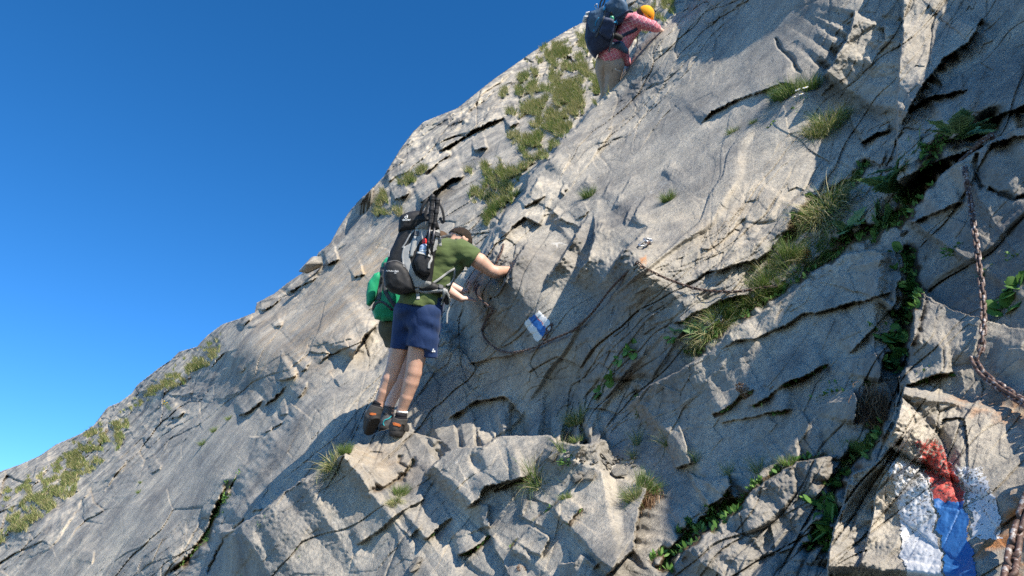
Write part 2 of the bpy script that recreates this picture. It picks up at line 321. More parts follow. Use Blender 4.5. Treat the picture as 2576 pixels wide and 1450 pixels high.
# fluted wall, right of the climber: light runs up each flute
for pts, h, w_ in ((cC((1350,690),(1180,960),(1090,1110),(980,1280),(860,1450),(760,1600)), .18, 46), (cC((1378,690),(1370,1060),(1300,1270),(1200,1420),(1100,1560)), .24, 80),
   (cC((960,0),(800,200)), .06, 40), (cC((755,265),(700,380),(600,520),(540,620)), .17, 60), (cC((1840,260),(1700,500),(1560,710)), .05, 45), (cC((2000,490),(1850,760),(1730,920)), .07, 45),
   (cC((2290,110),(2150,300)), .04, 40), (cC((1850,600),(1730,800),(1720,920)), .05, 30), (cC((2060,860),(1900,1000),(1700,1200),(1520,1450),(1400,1620)), .22, 90),
   (cC((1620,280),(1560,400),(1450,560)), .06, 40), (cC((960,630),(870,740),(850,840)), .06, 40), (cC((440,740),(240,1000),(60,1250),(-80,1400)), .14, 60),
   (cC((1340,280),(1200,420),(1130,470)), .05, 30), (cC((1440,760),(1380,980)), .03, 22), (cC((1480,820),(1390,980)), .03, 22)):
    ledge(pts, h * 1.15, w_, 1, groove=.1, taper=.42)
ledge(cC((770,880),(600,800),(560,790),(440,900),(345,1020)), .10, 50, -1, groove=.5)
ledge(cC((830,540),(740,580),(600,650),(560,680)), .06, 40, -1, groove=.6)
ledge(cC((1060,400),(990,440),(985,500),(1040,530)), .06, 40, 1, groove=.5)
ledge(cC((1340,720),(1240,780),(1150,830)), .02, 40, -1, groove=.5)
ledge(cC((1480,560),(1200,640),(1050,720),(960,790),(880,860)), .05, 50, 1, groove=.3)
ledge([(915,1100),(880,1130),(830,1165),(760,1205),(710,1240),(650,1292),(590,1330),(540,1345)], .42, 170, 1, groove=.1, taper=.15)
# the block the climber stands on
ledge([(1120,1110),(1060,1096),(1030,1088),(1000,1076),(975,1078),(940,1092),(905,1098),(870,1118),(830,1150)], .12, 110, 1, groove=.4, taper=.1)
# hand rib and the hollow below it
ledge([(1330,600),(1292,662),(1262,720),(1225,770),(1205,812)], .14, 60, 1, groove=.5, taper=.1)
dent(1150, 800, 50, 90, .5, -.25)
ledge([(1330,880),(1260,900),(1200,912),(1170,912)], .07, 50, -1, groove=.6)
ledge([(1120,1060),(1200,1010),(1270,1000),(1330,1060)], .08, 50, 1, groove=.6)
# upper right
ledge(cE((1200,-420),(1170,160),(1170,220),(1150,450),(1140,700),(1145,850),(1140,1050),(1220,1110)), .21, 170, 1, groove=.25, taper=.06)
ledge(cE((1640,100),(1560,250),(1420,340),(1300,480),(1210,640),(1170,740)), .13, 90, -1, groove=.6)
ledge(cE((1560,520),(1400,550),(1290,590),(1210,640)), .05, 60, -1, groove=.6)
ledge(cE((1960,600),(1879,620),(1750,660),(1650,720),(1530,770),(1420,830)), .08, 90, -1, groove=.8)
dent(*cE((1640,740))[0], 70, 30, .6, -.12)
ledge(cE((1960,700),(1740,790),(1600,880),(1480,950),(1400,1010),(1300,1130),(1180,1310)), .15, 130, 1, groove=.5, taper=.05)
ledge(cE((1530,1160),(1400,1220),(1300,1260),(1210,1320)), .035, 50, -1, groove=.5)
crack(cE((1620,880),(1600,960),(1610,1040),(1640,1110)), .03, 6)
crack(cE((1670,1090),(1760,1130),(1830,1160),(1900,1130)), .03, 6)
ledge(cE((560,490),(480,490),(330,540),(200,590),(60,650),(0,730)), .05, 60, -1, groove=.6)
crack(cE((430,220),(480,290),(540,360),(590,430)), .05, 5)
ledge(cE((900,60),(870,180),(790,330),(700,450)), .22, 110, 1, groove=.5)
ledge(cE((850,450),(760,500),(700,560)), .02, 40, -1)
ledge(cE((1110,750),(1020,780),(930,830)), .05, 50, -1, groove=.8)
ledge(cE((960,920),(1060,960)), .05, 30, 1, groove=.8)
crack(cE((1480,750),(1350,900),(1300,1050),(1230,1180),(1100,1290),(900,1380),(700,1450)), .035, 18, soil=1.1)
crack(cE((1000,900),(900,1060),(640,1200),(560,1300),(480,1450)), .05, 16, soil=1.0)
ledge(cE((600,1200),(540,1300),(500,1400)), .06, 50, -1)
ledge(cE((1070,130),(1080,230),(1000,300),(930,350)), .05, 50, 1, groove=.8)

dent(2960, -380, 240, 260, 0, .7)  # unseen bulge, added out of frame to shade the upper right
# left flank: overlapping beds with dark undersides
for pts, h, w_ in ((cD((1390,10),(1310,60),(1200,120),(1110,170)), .5, 45), (cD((1110,190),(1000,270),(930,300),(862,290)), .6, 40), (cD((900,330),(860,340),(780,420),(700,400)), .5, 35),
   (cD((1115,410),(1060,432),(1000,430)), .25, 25), (cD((740,620),(640,640),(560,700),(480,800),(450,860)), .35, 45), (cD((1240,810),(1170,860),(1100,880),(1040,870)), .22, 35),
   (cD((1180,880),(1050,1000),(960,1080),(880,1140)), .16, 40), (cD((770,960),(640,1010),(560,1080)), .15, 35), (cD((960,1030),(850,1110),(720,1180)), .2, 35), (cD((1350,700),(1290,780),(1240,820)), .15, 35),
   (cD((1320,880),(1260,990),(1200,1050)), .14, 35), (cD((1160,1150),(1060,1170)), .14, 25), (cD((1120,1200),(1050,1260),(960,1310),(900,1330)), .18, 35), (cD((1900,400),(1780,500),(1720,600),(1680,720)), .45, 60),
   (cD((310,1120),(240,1180),(140,1200)), .3, 35), (cD((860,700),(780,790),(700,830)), .12, 30), (cD((1510,650),(1440,700),(1390,750)), .1, 30), (cD((1700,520),(1620,540),(1660,620)), .15, 30),
   (cF((1280,710),(1360,720),(1440,650)), .2, 35), (cF((860,860),(830,900),(790,920)), .25, 30), (cF((1380,1090),(1310,1120)), .07, 25), (cF((440,990),(380,1010),(330,1080)), .3, 30),
   (cF((700,800),(600,930),(500,1060)), .22, 40), (cF((1270,870),(1230,940),(1200,1010),(1110,1110),(1080,1230)), .16, 40), (cF((1000,1380),(900,1420)), .12, 30), (cF((500,1310),(480,1400)), .1, 30)):
    ledge(pts, h * .6, w_ * 1.2, -1, groove=.35, taper=.3)
crack(cF((1240,920),(1180,1010),(1120,1130),(1095,1220),(1040,1300),(960,1380),(880,1440)), .12, 8, soil=.9)
crack(cF((1080,1450),(1180,1260),(1300,1140)), .08, 6, soil=.3)
# upper flank
for pts, h, w_ in ((cH((1210,390),(1100,420),(1000,470),(900,540),(800,600)), .5, 35), (cH((880,600),(780,680),(720,720)), .35, 30), (cH((1090,570),(1010,590)), .3, 20), (cH((960,730),(870,760),(800,800)), .3, 25),
   (cH((860,760),(740,860),(690,890)), .35, 25), (cH((640,830),(540,870)), .3, 25), (cH((1270,420),(1210,450)), .3, 20), (cH((500,690),(440,770),(380,860),(330,930)), .8, 30), (cH((480,560),(620,650)), .4, 25),
   (cH((240,1210),(160,1250)), .3, 25), (cH((380,1300),(300,1330)), .2, 20)):
    ledge(pts, h, w_, -1, groove=.5, taper=.14)
H += HM
CR = np.maximum(CR, SOIL * .8)
# grass grows on soft mounds where the photograph shows it
def polymask(poly, feather=8.0, noise_amp=14.0):
    P = np.array(poly, float); s = box(poly, 40)
    x = U[s] + noise_amp * perlin(np.stack([U[s] / 28, V[s] / 28, 0*U[s] + 3], -1), 15); y = V[s] + noise_amp * perlin(np.stack([U[s] / 28, V[s] / 28, 0*U[s] + 8], -1), 16)
    ins = np.zeros(x.shape, bool); n = len(P)
    for k in range(n):
        x1, y1 = P[k]; x2, y2 = P[(k+1) % n]
        c = ((y1 > y) != (y2 > y)) & (x < (x2 - x1) * (y - y1) / (y2 - y1 + 1e-9) + x1); ins ^= c
    d, _, _ = polydist(x, y, list(poly) + [poly[0]])
    m = np.zeros(U.shape, np.float32); m[s] = sstep(-feather, feather, np.where(ins, d, -d)); return m
TURF_POLYS = [
 [(1255,290),(1300,275),(1360,250),(1420,215),(1500,195),(1530,215),(1520,245),(1490,268),(1465,295),(1450,320),(1420,350),(1390,330),(1350,325),(1300,290)],
 [(1380,330),(1420,345),(1400,372),(1370,400),(1330,410),(1300,385),(1310,350)],
 [(1215,400),(1250,395),(1270,430),(1300,450),(1290,480),(1240,500),(1190,515),(1180,510),(1200,470),(1210,440)],
 [(1210,540),(1250,505),(1300,490),(1290,515),(1250,545),(1220,570),(1208,560)],
 [(1060,420),(1080,425),(1050,455),(1010,480),(970,500),(980,520),(1010,530),(1030,545),(1000,548),(960,545),(940,540),(945,505),(960,490),(1000,465)],
 [(1270,440),(1310,415),(1350,405),(1345,430),(1300,455),(1280,460)],
 [(1170,430),(1200,420),(1190,440),(1165,440)],
 [(190,1130),(220,1120),(225,1150),(200,1180),(200,1215),(180,1250),(120,1290),(60,1330),(0,1370),(0,1340),(60,1310),(90,1280),(70,1260),(100,1240),(130,1245),(150,1190),(160,1150)],
 [(480,925),(530,880),(556,872),(540,905),(500,935),(470,935)], [(360,990),(440,950),(430,975),(390,990)],
 [(1380,120),(1440,100),(1460,130),(1400,150),(1370,140)], [(1640,0),(1700,-10),(1700,20),(1650,25)],[(230,1110),(260,1090),(280,1110),(250,1125)],[(205,1060),(235,1060),(225,1090),(205,1085)],
 [(1270,345),(1300,330),(1330,345),(1290,365)]]
TURF = np.zeros(U.shape, np.float32)
for poly in TURF_POLYS: TURF = np.maximum(TURF, polymask(poly))
patchy = sstep(.05, .22, perlin(np.stack([U / 26, V / 20, 0*U], -1), 18) + .6 * perlin(np.stack([U / 9, V / 8, 0*U], -1), 19))
def band(poly): return polymask(poly, 25, 20) * patchy
rocky = sstep(-.12, .08, perlin(np.stack([U / 34, V / 26, 0*U], -1), 118) + .7 * perlin(np.stack([U / 12, V / 10, 0*U], -1), 119))
TURF = TURF * rocky
TURF = np.maximum(TURF, .8 * band([(1380,110),(1700,-20),(1700,40),(1540,150),(1500,200),(1300,260),(1250,240)]))
TURF = np.maximum(TURF, .8 * band([(0,1250),(150,1150),(250,1060),(320,1040),(330,1100),(220,1200),(120,1300),(0,1380)]))
TURF = np.maximum(TURF, .6 * band([(260,1060),(480,880),(560,830),(560,900),(420,1000),(300,1060)]))
H = H * (1 - .6 * TURF) + TURF * .10 * np.clip(D0 / 12, .5, 2)

# ---------------------------------------------------------------- lay the relief on the face, along the line of sight
nN = normals(PN); nF = normals(PF)
for n__ in (nN, nF): n__[np.isnan(n__).any(-1) | (np.abs(n__).sum(-1) < .1)] = Nx
nB = nN * wN[..., None] + nF * (1 - wN[..., None]); nB /= np.linalg.norm(nB, axis=-1, keepdims=True) + 1e-6
facing = np.clip(-(nB * RN).sum(-1), .42, 1)
jumpz = np.exp(-(esd / 14) ** 2) * (et < .66)
D = D0 - H / facing
P = pos(D)
k = np.clip(dsky, 0, None)
P = P + k[..., None] * np.array([-.15, .75, -.55]) * (D[..., None] / 90)
keep = dsky < 42
# mesh
nv_, nu_ = U.shape
idx = np.arange(nv_ * nu_).reshape(nv_, nu_)
q = keep[:-1, :-1] & keep[1:, :-1] & keep[:-1, 1:] & keep[1:, 1:]
F = np.stack([idx[:-1, :-1], idx[1:, :-1], idx[1:, 1:], idx[:-1, 1:]], -1)[q]
def big_mesh(name, verts, faces, attrs=None, smooth=True):
    used = np.zeros(len(verts), bool); used[faces.ravel()] = True; remap = np.cumsum(used) - 1
    verts = verts[used]; faces = remap[faces]
    me = bpy.data.meshes.new(name); n = faces.shape[1]
    me.vertices.add(len(verts)); me.vertices.foreach_set('co', verts.astype(np.float32).ravel())
    me.loops.add(faces.size); me.loops.foreach_set('vertex_index', faces.astype(np.int32).ravel())
    me.polygons.add(len(faces)); me.polygons.foreach_set('loop_start', np.arange(0, faces.size, n, dtype=np.int32))
    if smooth: me.polygons.foreach_set('use_smooth', np.ones(len(faces), bool))
    for k_, a in (attrs or {}).items():
        at_ = me.attributes.new(k_, 'FLOAT', 'POINT'); at_.data.foreach_set('value', a.ravel()[used].astype(np.float32))
    me.update(); me.validate()
    return me
WARM = .62 * polymask([(640,790),(800,690),(960,560),(1000,600),(990,680),(930,760),(880,900),(700,1000),(560,960),(600,880)], 60, 60)
WARM = np.maximum(WARM, polymask([(880,700),(930,620),(1000,570),(1000,640),(960,720),(900,760)], 25, 40))
WARM = np.maximum(WARM, .7 * polymask([(820,780),(900,720),(930,760),(860,850),(800,830)], 25, 40))
WARM = np.maximum(WARM, .6 * polymask([(700,950),(780,900),(760,960),(700,1000)], 20, 20))
WARM = np.maximum(WARM, .4 * polymask([(880,1100),(1000,1080),(1050,1200),(900,1320),(800,1250)], 50, 40))
WARM = np.maximum(WARM, .3 * polymask([(1650,560),(1950,420),(2050,560),(1850,700)], 90, 60))
RUST = np.maximum(.9 * polymask([(2440,1350),(2576,1230),(2620,1300),(2560,1480),(2400,1480)], 25, 40), .55 * polymask([(2380,1000),(2480,980),(2576,1010),(2576,1080),(2450,1040)], 22, 30))
RUST = np.maximum(RUST, .8 * polymask([(1608,650),(1626,642),(1624,672),(1612,678)], 4, 4))
print('terrain', U.shape, len(F))
# ---------------------------------------------------------------- materials
def new_mat(name):
    m = bpy.data.materials.new(name); m.use_nodes = True; nt = m.node_tree; nt.nodes.clear()
    o = nt.nodes.new('ShaderNodeOutputMaterial'); b = nt.nodes.new('ShaderNodeBsdfPrincipled'); nt.links.new(b.outputs[0], o.inputs[0])
    return m, nt, b
def N_(nt, t, **k):
    n = nt.nodes.new(t)
    for a, v in k.items():
        if a.startswith('i_'): n.inputs[a[2:].replace('_', ' ')].default_value = v
        else: setattr(n, a, v)
    return n
def tex(nt, scale, detail=6, rough=.55, src=None, typ='ShaderNodeTexNoise', **k):
    n = nt.nodes.new(typ); n.inputs['Scale'].default_value = scale
    if typ == 'ShaderNodeTexNoise': n.inputs['Detail'].default_value = detail; n.inputs['Roughness'].default_value = rough
    for a, v in k.items(): setattr(n, a, v)
    if src is not None: nt.links.new(src, n.inputs['Vector'])
    return n
def ramp(nt, src, stops):
    r = nt.nodes.new('ShaderNodeValToRGB'); e = r.color_ramp.elements
    while len(e) < len(stops): e.new(.5)
    for q, (p, c) in zip(e, stops): q.position = p; q.color = (*c, 1) if isinstance(c, tuple) else (c, c, c, 1)
    nt.links.new(src, r.inputs[0]); return r
def mix(nt, fac, a, b, mode='MIX'):
    m = nt.nodes.new('ShaderNodeMix'); m.data_type = 'RGBA'; m.blend_type = mode
    for s, v in ((m.inputs[0], fac), (m.inputs[6], a), (m.inputs[7], b)):
        if isinstance(v, bpy.types.NodeSocket): nt.links.new(v, s)
        elif isinstance(v, (int, float)): s.default_value = v if s.type == 'VALUE' else (v, v, v, 1)
        else: s.default_value = (*v, 1)
    return m.outputs[2]
def math_(nt, op, a, b=0.0, clamp=False):
    m = nt.nodes.new('ShaderNodeMath'); m.operation = op; m.use_clamp = clamp
    for s, v in ((m.inputs[0], a), (m.inputs[1], b)):
        if isinstance(v, bpy.types.NodeSocket): nt.links.new(v, s)
        else: s.default_value = v
    return m.outputs[0]
def bump(nt, h, strength, dist, prev=None):
    b = nt.nodes.new('ShaderNodeBump'); b.inputs['Strength'].default_value = strength; b.inputs['Distance'].default_value = dist
    nt.links.new(h, b.inputs['Height'])
    if prev is not None: nt.links.new(prev, b.inputs['Normal'])
    return b.outputs[0]
def rock_material():
    m, nt, b = new_mat('limestone')
    tc = nt.nodes.new('ShaderNodeTexCoord'); ob = tc.outputs['Object']
    mp = nt.nodes.new('ShaderNodeMapping'); mp.vector_type = 'POINT'
    Rm = Matrix([Lx, Mx, Nx]); mp.inputs['Rotation'].default_value = Rm.to_euler(); nt.links.new(ob, mp.inputs['Vector'])
    st = nt.nodes.new('ShaderNodeMapping'); st.inputs['Scale'].default_value = (.6, 1, 1); nt.links.new(mp.outputs[0], st.inputs['Vector'])
    rv = mp.outputs[0]; sv = st.outputs[0]
    big = tex(nt, .8, 6, .6, ob); mid = tex(nt, 4.5, 8, .65, sv); fine = tex(nt, 38, 8, .7, ob); streak = tex(nt, 11, 8, .62, sv)
    c = ramp(nt, big.outputs[0], [(.34, (.205, .196, .182)), (.46, (.305, .287, .254)), (.55, (.365, .340, .294)), (.66, (.47, .425, .352))]).outputs[0]
    c2 = ramp(nt, mid.outputs[0], [(.30, (.72, .73, .75)), (.5, (.98, .98, .98)), (.70, (1.15, 1.12, 1.08))]).outputs[0]
    c = mix(nt, 1.0, c, c2, 'MULTIPLY')
    c3 = ramp(nt, streak.outputs[0], [(.33, (.80, .81, .82)), (.52, (1., 1., 1.)), (.68, (1.12, 1.10, 1.07))]).outputs[0]
    c = mix(nt, .8, c, c3, 'MULTIPLY')
    c4 = ramp(nt, fine.outputs[0], [(.34, (.62, .62, .64)), (.52, (1., 1., 1.)), (.70, (1.30, 1.28, 1.24))]).outputs[0]
    c = mix(nt, .75, c, c4, 'MULTIPLY')
    def attr(n):
        a = nt.nodes.new('ShaderNodeAttribute'); a.attribute_name = n; return a.outputs['Fac']
    wn = tex(nt, 2.2, 7, .65, sv); wf = math_(nt, 'MULTIPLY', attr('warm'), ramp(nt, wn.outputs[0], [(.38, 0.05), (.62, 1.0)]).outputs[0], True)
    warmc = ramp(nt, tex(nt, 6, 6, .6, ob).outputs[0], [(.35, (.36, .30, .22)), (.62, (.50, .34, .18))]).outputs[0]
    c = mix(nt, math_(nt, 'MULTIPLY', wf, .75), c, warmc)
    c = mix(nt, math_(nt, 'MULTIPLY', attr('joint'), .38), c, (.10, .085, .07))  # joints and cracks darkened: soil tone, also occlusion shade put into the colour
    # lichen-pale beige blotches everywhere
    bl = ramp(nt, tex(nt, 1.7, 8, .7, rv).outputs[0], [(.56, 0.0), (.68, 1.0)]).outputs[0]
    c = mix(nt, math_(nt, 'MULTIPLY', bl, .45), c, (.46, .41, .33))
    fa = attr('farm'); fl = ramp(nt, tex(nt, 1.3, 9, .72, rv).outputs[0], [(.40, (.55, .55, .56)), (.5, (1., 1., 1.)), (.60, (1.35, 1.28, 1.15))]).outputs[0]
    c = mix(nt, fa, c, mix(nt, 1.0, c, fl, 'MULTIPLY'))
    # white calcite veins
    vw = tex(nt, .9, 3, .5, rv); vd = math_(nt, 'ABSOLUTE', math_(nt, 'SUBTRACT', vw.outputs[0], .5)); vein = math_(nt, 'LESS_THAN', vd, .0016)
    vm = ramp(nt, tex(nt, 2.3, 3, .5, ob).outputs[0], [(.58, 0.0), (.66, 1.0)]).outputs[0]
    c = mix(nt, math_(nt, 'MULTIPLY', math_(nt, 'MULTIPLY', vein, vm), .45), c, (.62, .61, .58))
    # rust runs
    rf = math_(nt, 'MULTIPLY', attr('rust'), ramp(nt, tex(nt, 14, 7, .7, sv).outputs[0], [(.42, 0.0), (.58, 1.0)]).outputs[0], True)
    c = mix(nt, rf, c, (.42, .17, .05))
    # soil and moss in the joints
    so = attr('soil'); sn = tex(nt, 45, 6, .7, ob)
    sf = math_(nt, 'MULTIPLY', math_(nt, 'SUBTRACT', math_(nt, 'ADD', so, math_(nt, 'MULTIPLY', sn.outputs[0], .9)), .85), 3.2, True)
    soilc = ramp(nt, tex(nt, 9, 5, .6, ob).outputs[0], [(.35, (.06, .04, .025)), (.52, (.13, .085, .05)), (.66, (.09, .10, .03))]).outputs[0]
    c = mix(nt, sf, c, soilc)
    tf = attr('turf'); tff = math_(nt, 'MULTIPLY', math_(nt, 'SUBTRACT', math_(nt, 'ADD', tf, math_(nt, 'MULTIPLY', sn.outputs[0], .8)), .85), 3., True)
    c = mix(nt, tff, c, ramp(nt, tex(nt, 3, 5, .6, ob).outputs[0], [(.4, (.10, .10, .035)), (.6, (.17, .14, .07))]).outputs[0])
    nt.links.new(c, b.inputs['Base Color'])
    b.inputs['Roughness'].default_value = .88; b.inputs['Specular IOR Level'].default_value = .25
    pit = tex(nt, 1, 2, .5, ob, typ='ShaderNodeTexVoronoi'); pit.inputs['Scale'].default_value = 130
    n1 = bump(nt, tex(nt, 16, 10, .68, sv).outputs[0], .6, .020)
    n2 = bump(nt, tex(nt, 85, 8, .72, ob).outputs[0], .9, .010, n1)
    n3 = bump(nt, pit.outputs['Distance'], .3, .003, n2)
    nt.links.new(n3, b.inputs['Normal'])
    return m
def struct(name, me, mat):
    o = bpy.data.objects.new(name, me); COL.objects.link(o); me.materials.append(mat); o['kind'] = 'structure'; return o
M_ROCK = rock_material()
me = big_mesh('rock_face', P.reshape(-1, 3), F, {'soil': SOIL, 'warm': WARM, 'rust': RUST, 'turf': TURF, 'farm': .25 + .75 * far, 'joint': CR * (1 - TURF)})
rock = struct('rock_face', me, M_ROCK)
rock['label'] = 'steep grey limestone mountain flank with slabs, ledges and grassy cracks'
# ---------------------------------------------------------------- looking points up on the finished face
NRM = normals(P); NRM[np.isnan(NRM)] = 0
NRM = np.where((NRM * RN).sum(-1, keepdims=True) > 0, -NRM, NRM)
def _bil(A, u, v):
    x = np.interp(u, UA, np.arange(len(UA))); y = np.interp(v, VA, np.arange(len(VA)))
    i = int(min(x, len(UA) - 2)); j = int(min(y, len(VA) - 2)); fx, fy = x - i, y - j
    return A[j, i] * (1-fx) * (1-fy) + A[j, i+1] * fx * (1-fy) + A[j+1, i] * (1-fx) * fy + A[j+1, i+1] * fx * fy
def surf(u, v): return _bil(P, u, v)
def surfd(u, v): return float(_bil(D, u, v))
def surfn(u, v, r=0):
    if r:
        a = surf(u + r, v) - surf(u - r, v); b = surf(u, v + r) - surf(u, v - r); n = np.cross(b, a)
        n /= np.linalg.norm(n) + 1e-9
        return n if n @ ray(u, v) < 0 else -n
    n = _bil(NRM, u, v); return n / (np.linalg.norm(n) + 1e-9)

def empty(name, label, cat, group=None, loc=(0, 0, 0)):
    o = bpy.data.objects.new(name, None); COL.objects.link(o); o.location = loc; o.empty_display_size = .1
    tag(o, label, cat, group); return o
def tag(o, label=None, cat=None, group=None, kind=None):
    for k_, v_ in (('label', label), ('category', cat), ('group', group), ('kind', kind)):
        if v_: o[k_] = v_
    return o
def link(name, me, mat, parent=None):
    o = bpy.data.objects.new(name, me); COL.objects.link(o)
    if mat and not me.materials: me.materials.append(mat)
    if parent is not None: o.parent = parent
    return o
def simple_mat(name, col, rough=.8, bump_s=0.0, bump_scale=120, bump_d=.002, var=.12, spec=.3, metal=0.0, vscale=9, sheen=0.0, col2=None):
    m, nt, b = new_mat(name); tc = nt.nodes.new('ShaderNodeTexCoord'); ob = tc.outputs['Object']
    n = tex(nt, vscale, 5, .6, ob)
    lo = tuple(x * (1 - var) for x in col); hi = tuple(min(1, x * (1 + var)) for x in col) if col2 is None else col2
    nt.links.new(ramp(nt, n.outputs[0], [(.35, lo), (.65, hi)]).outputs[0], b.inputs['Base Color'])
    b.inputs['Roughness'].default_value = rough; b.inputs['Specular IOR Level'].default_value = spec; b.inputs['Metallic'].default_value = metal
    if sheen: b.inputs['Sheen Weight'].default_value = sheen
    if bump_s: nt.links.new(bump(nt, tex(nt, bump_scale, 4, .6, ob).outputs[0], bump_s, bump_d), b.inputs['Normal'])
    return m

# ---------------------------------------------------------------- soft bodies: signed-distance shapes meshed with surface nets
def cone(a, b, r1, r2=None, k=14, cuts=()):
    return ('c', np.array(a, float), np.array(b, float), r1, r1 if r2 is None else r2, k, cuts)
def ell(c, r, k=14, rot=None, cuts=()):
    return ('e', np.array(c, float), np.array(r, float), rot, None, k, cuts)
def polyp(pts, zc, hz, rnd, k=8, cuts=(), bulge=0.0):
    return ('p', np.array(pts, float), (zc, hz, bulge), rnd, None, k, cuts)
def Rz(deg): a = R(deg); return np.array([[math.cos(a), -math.sin(a), 0], [math.sin(a), math.cos(a), 0], [0, 0, 1]])
def Rx(deg): a = R(deg); return np.array([[1, 0, 0], [0, math.cos(a), -math.sin(a)], [0, math.sin(a), math.cos(a)]])
def Ry(deg): a = R(deg); return np.array([[math.cos(a), 0, math.sin(a)], [0, 1, 0], [-math.sin(a), 0, math.cos(a)]])
def pdist(x, y, pts):
    d = np.full(x.shape, 1e9); ins = np.zeros(x.shape, bool); n = len(pts)
    for i in range(n):
        x1, y1 = pts[i]; x2, y2 = pts[(i + 1) % n]; bx, by = x2 - x1, y2 - y1
        t = np.clip(((x - x1) * bx + (y - y1) * by) / (bx * bx + by * by + 1e-9), 0, 1)
        d = np.minimum(d, (x - x1 - t * bx) ** 2 + (y - y1 - t * by) ** 2)
        ins ^= ((y1 > y) != (y2 > y)) & (x < bx * (y - y1) / (by + 1e-12) + x1)
    d = np.sqrt(d); return np.where(ins, -d, d)
def sdf_eval(pr, X, Y, Z):
    t = pr[0]
    if t == 'c':
        a, b, r1, r2 = pr[1:5]; ba = b - a; L2 = ba @ ba + 1e-9
        h = np.clip(((X - a[0]) * ba[0] + (Y - a[1]) * ba[1] + (Z - a[2]) * ba[2]) / L2, 0, 1)
        d = np.sqrt((X - a[0] - h * ba[0]) ** 2 + (Y - a[1] - h * ba[1]) ** 2 + (Z - a[2] - h * ba[2]) ** 2) - (r1 + (r2 - r1) * h)
    elif t == 'e':
        c, r, rt = pr[1:4]; q = np.stack([X - c[0], Y - c[1], Z - c[2]], -1)
        if rt is not None: q = q @ rt
        k0 = np.sqrt(((q / r) ** 2).sum(-1)); k1 = np.sqrt(((q / (r * r)) ** 2).sum(-1)) + 1e-9; d = k0 * (k0 - 1) / k1
    else:
        pts, (zc, hz, bl), rnd = pr[1:4]
        d2 = pdist(X[..., 0], Y[..., 0], pts)[..., None] + rnd
        hz_ = hz - bl * (1 - np.clip(-d2 / (bl * 2 + 30), 0, 1)) if bl else hz
        dz = np.abs(Z - zc) - hz_ + rnd
        d = np.minimum(np.maximum(d2, dz), 0) + np.sqrt(np.maximum(d2, 0) ** 2 + np.maximum(dz, 0) ** 2) - rnd
    for n, p in pr[6]:
        n = np.array(n, float); n /= np.linalg.norm(n); d = np.maximum(d, (X - p[0]) * n[0] + (Y - p[1]) * n[1] + (Z - p[2]) * n[2])
    return d
def bounds(pr):
    if pr[0] == 'c': a, b, r1, r2 = pr[1:5]; r = max(r1, r2); return np.minimum(a, b) - r, np.maximum(a, b) + r
    if pr[0] == 'e': r = pr[2].max(); return pr[1] - r, pr[1] + r
    zc, hz, _ = pr[2]; return np.array([*pr[1].min(0), zc - hz]), np.array([*pr[1].max(0), zc + hz])
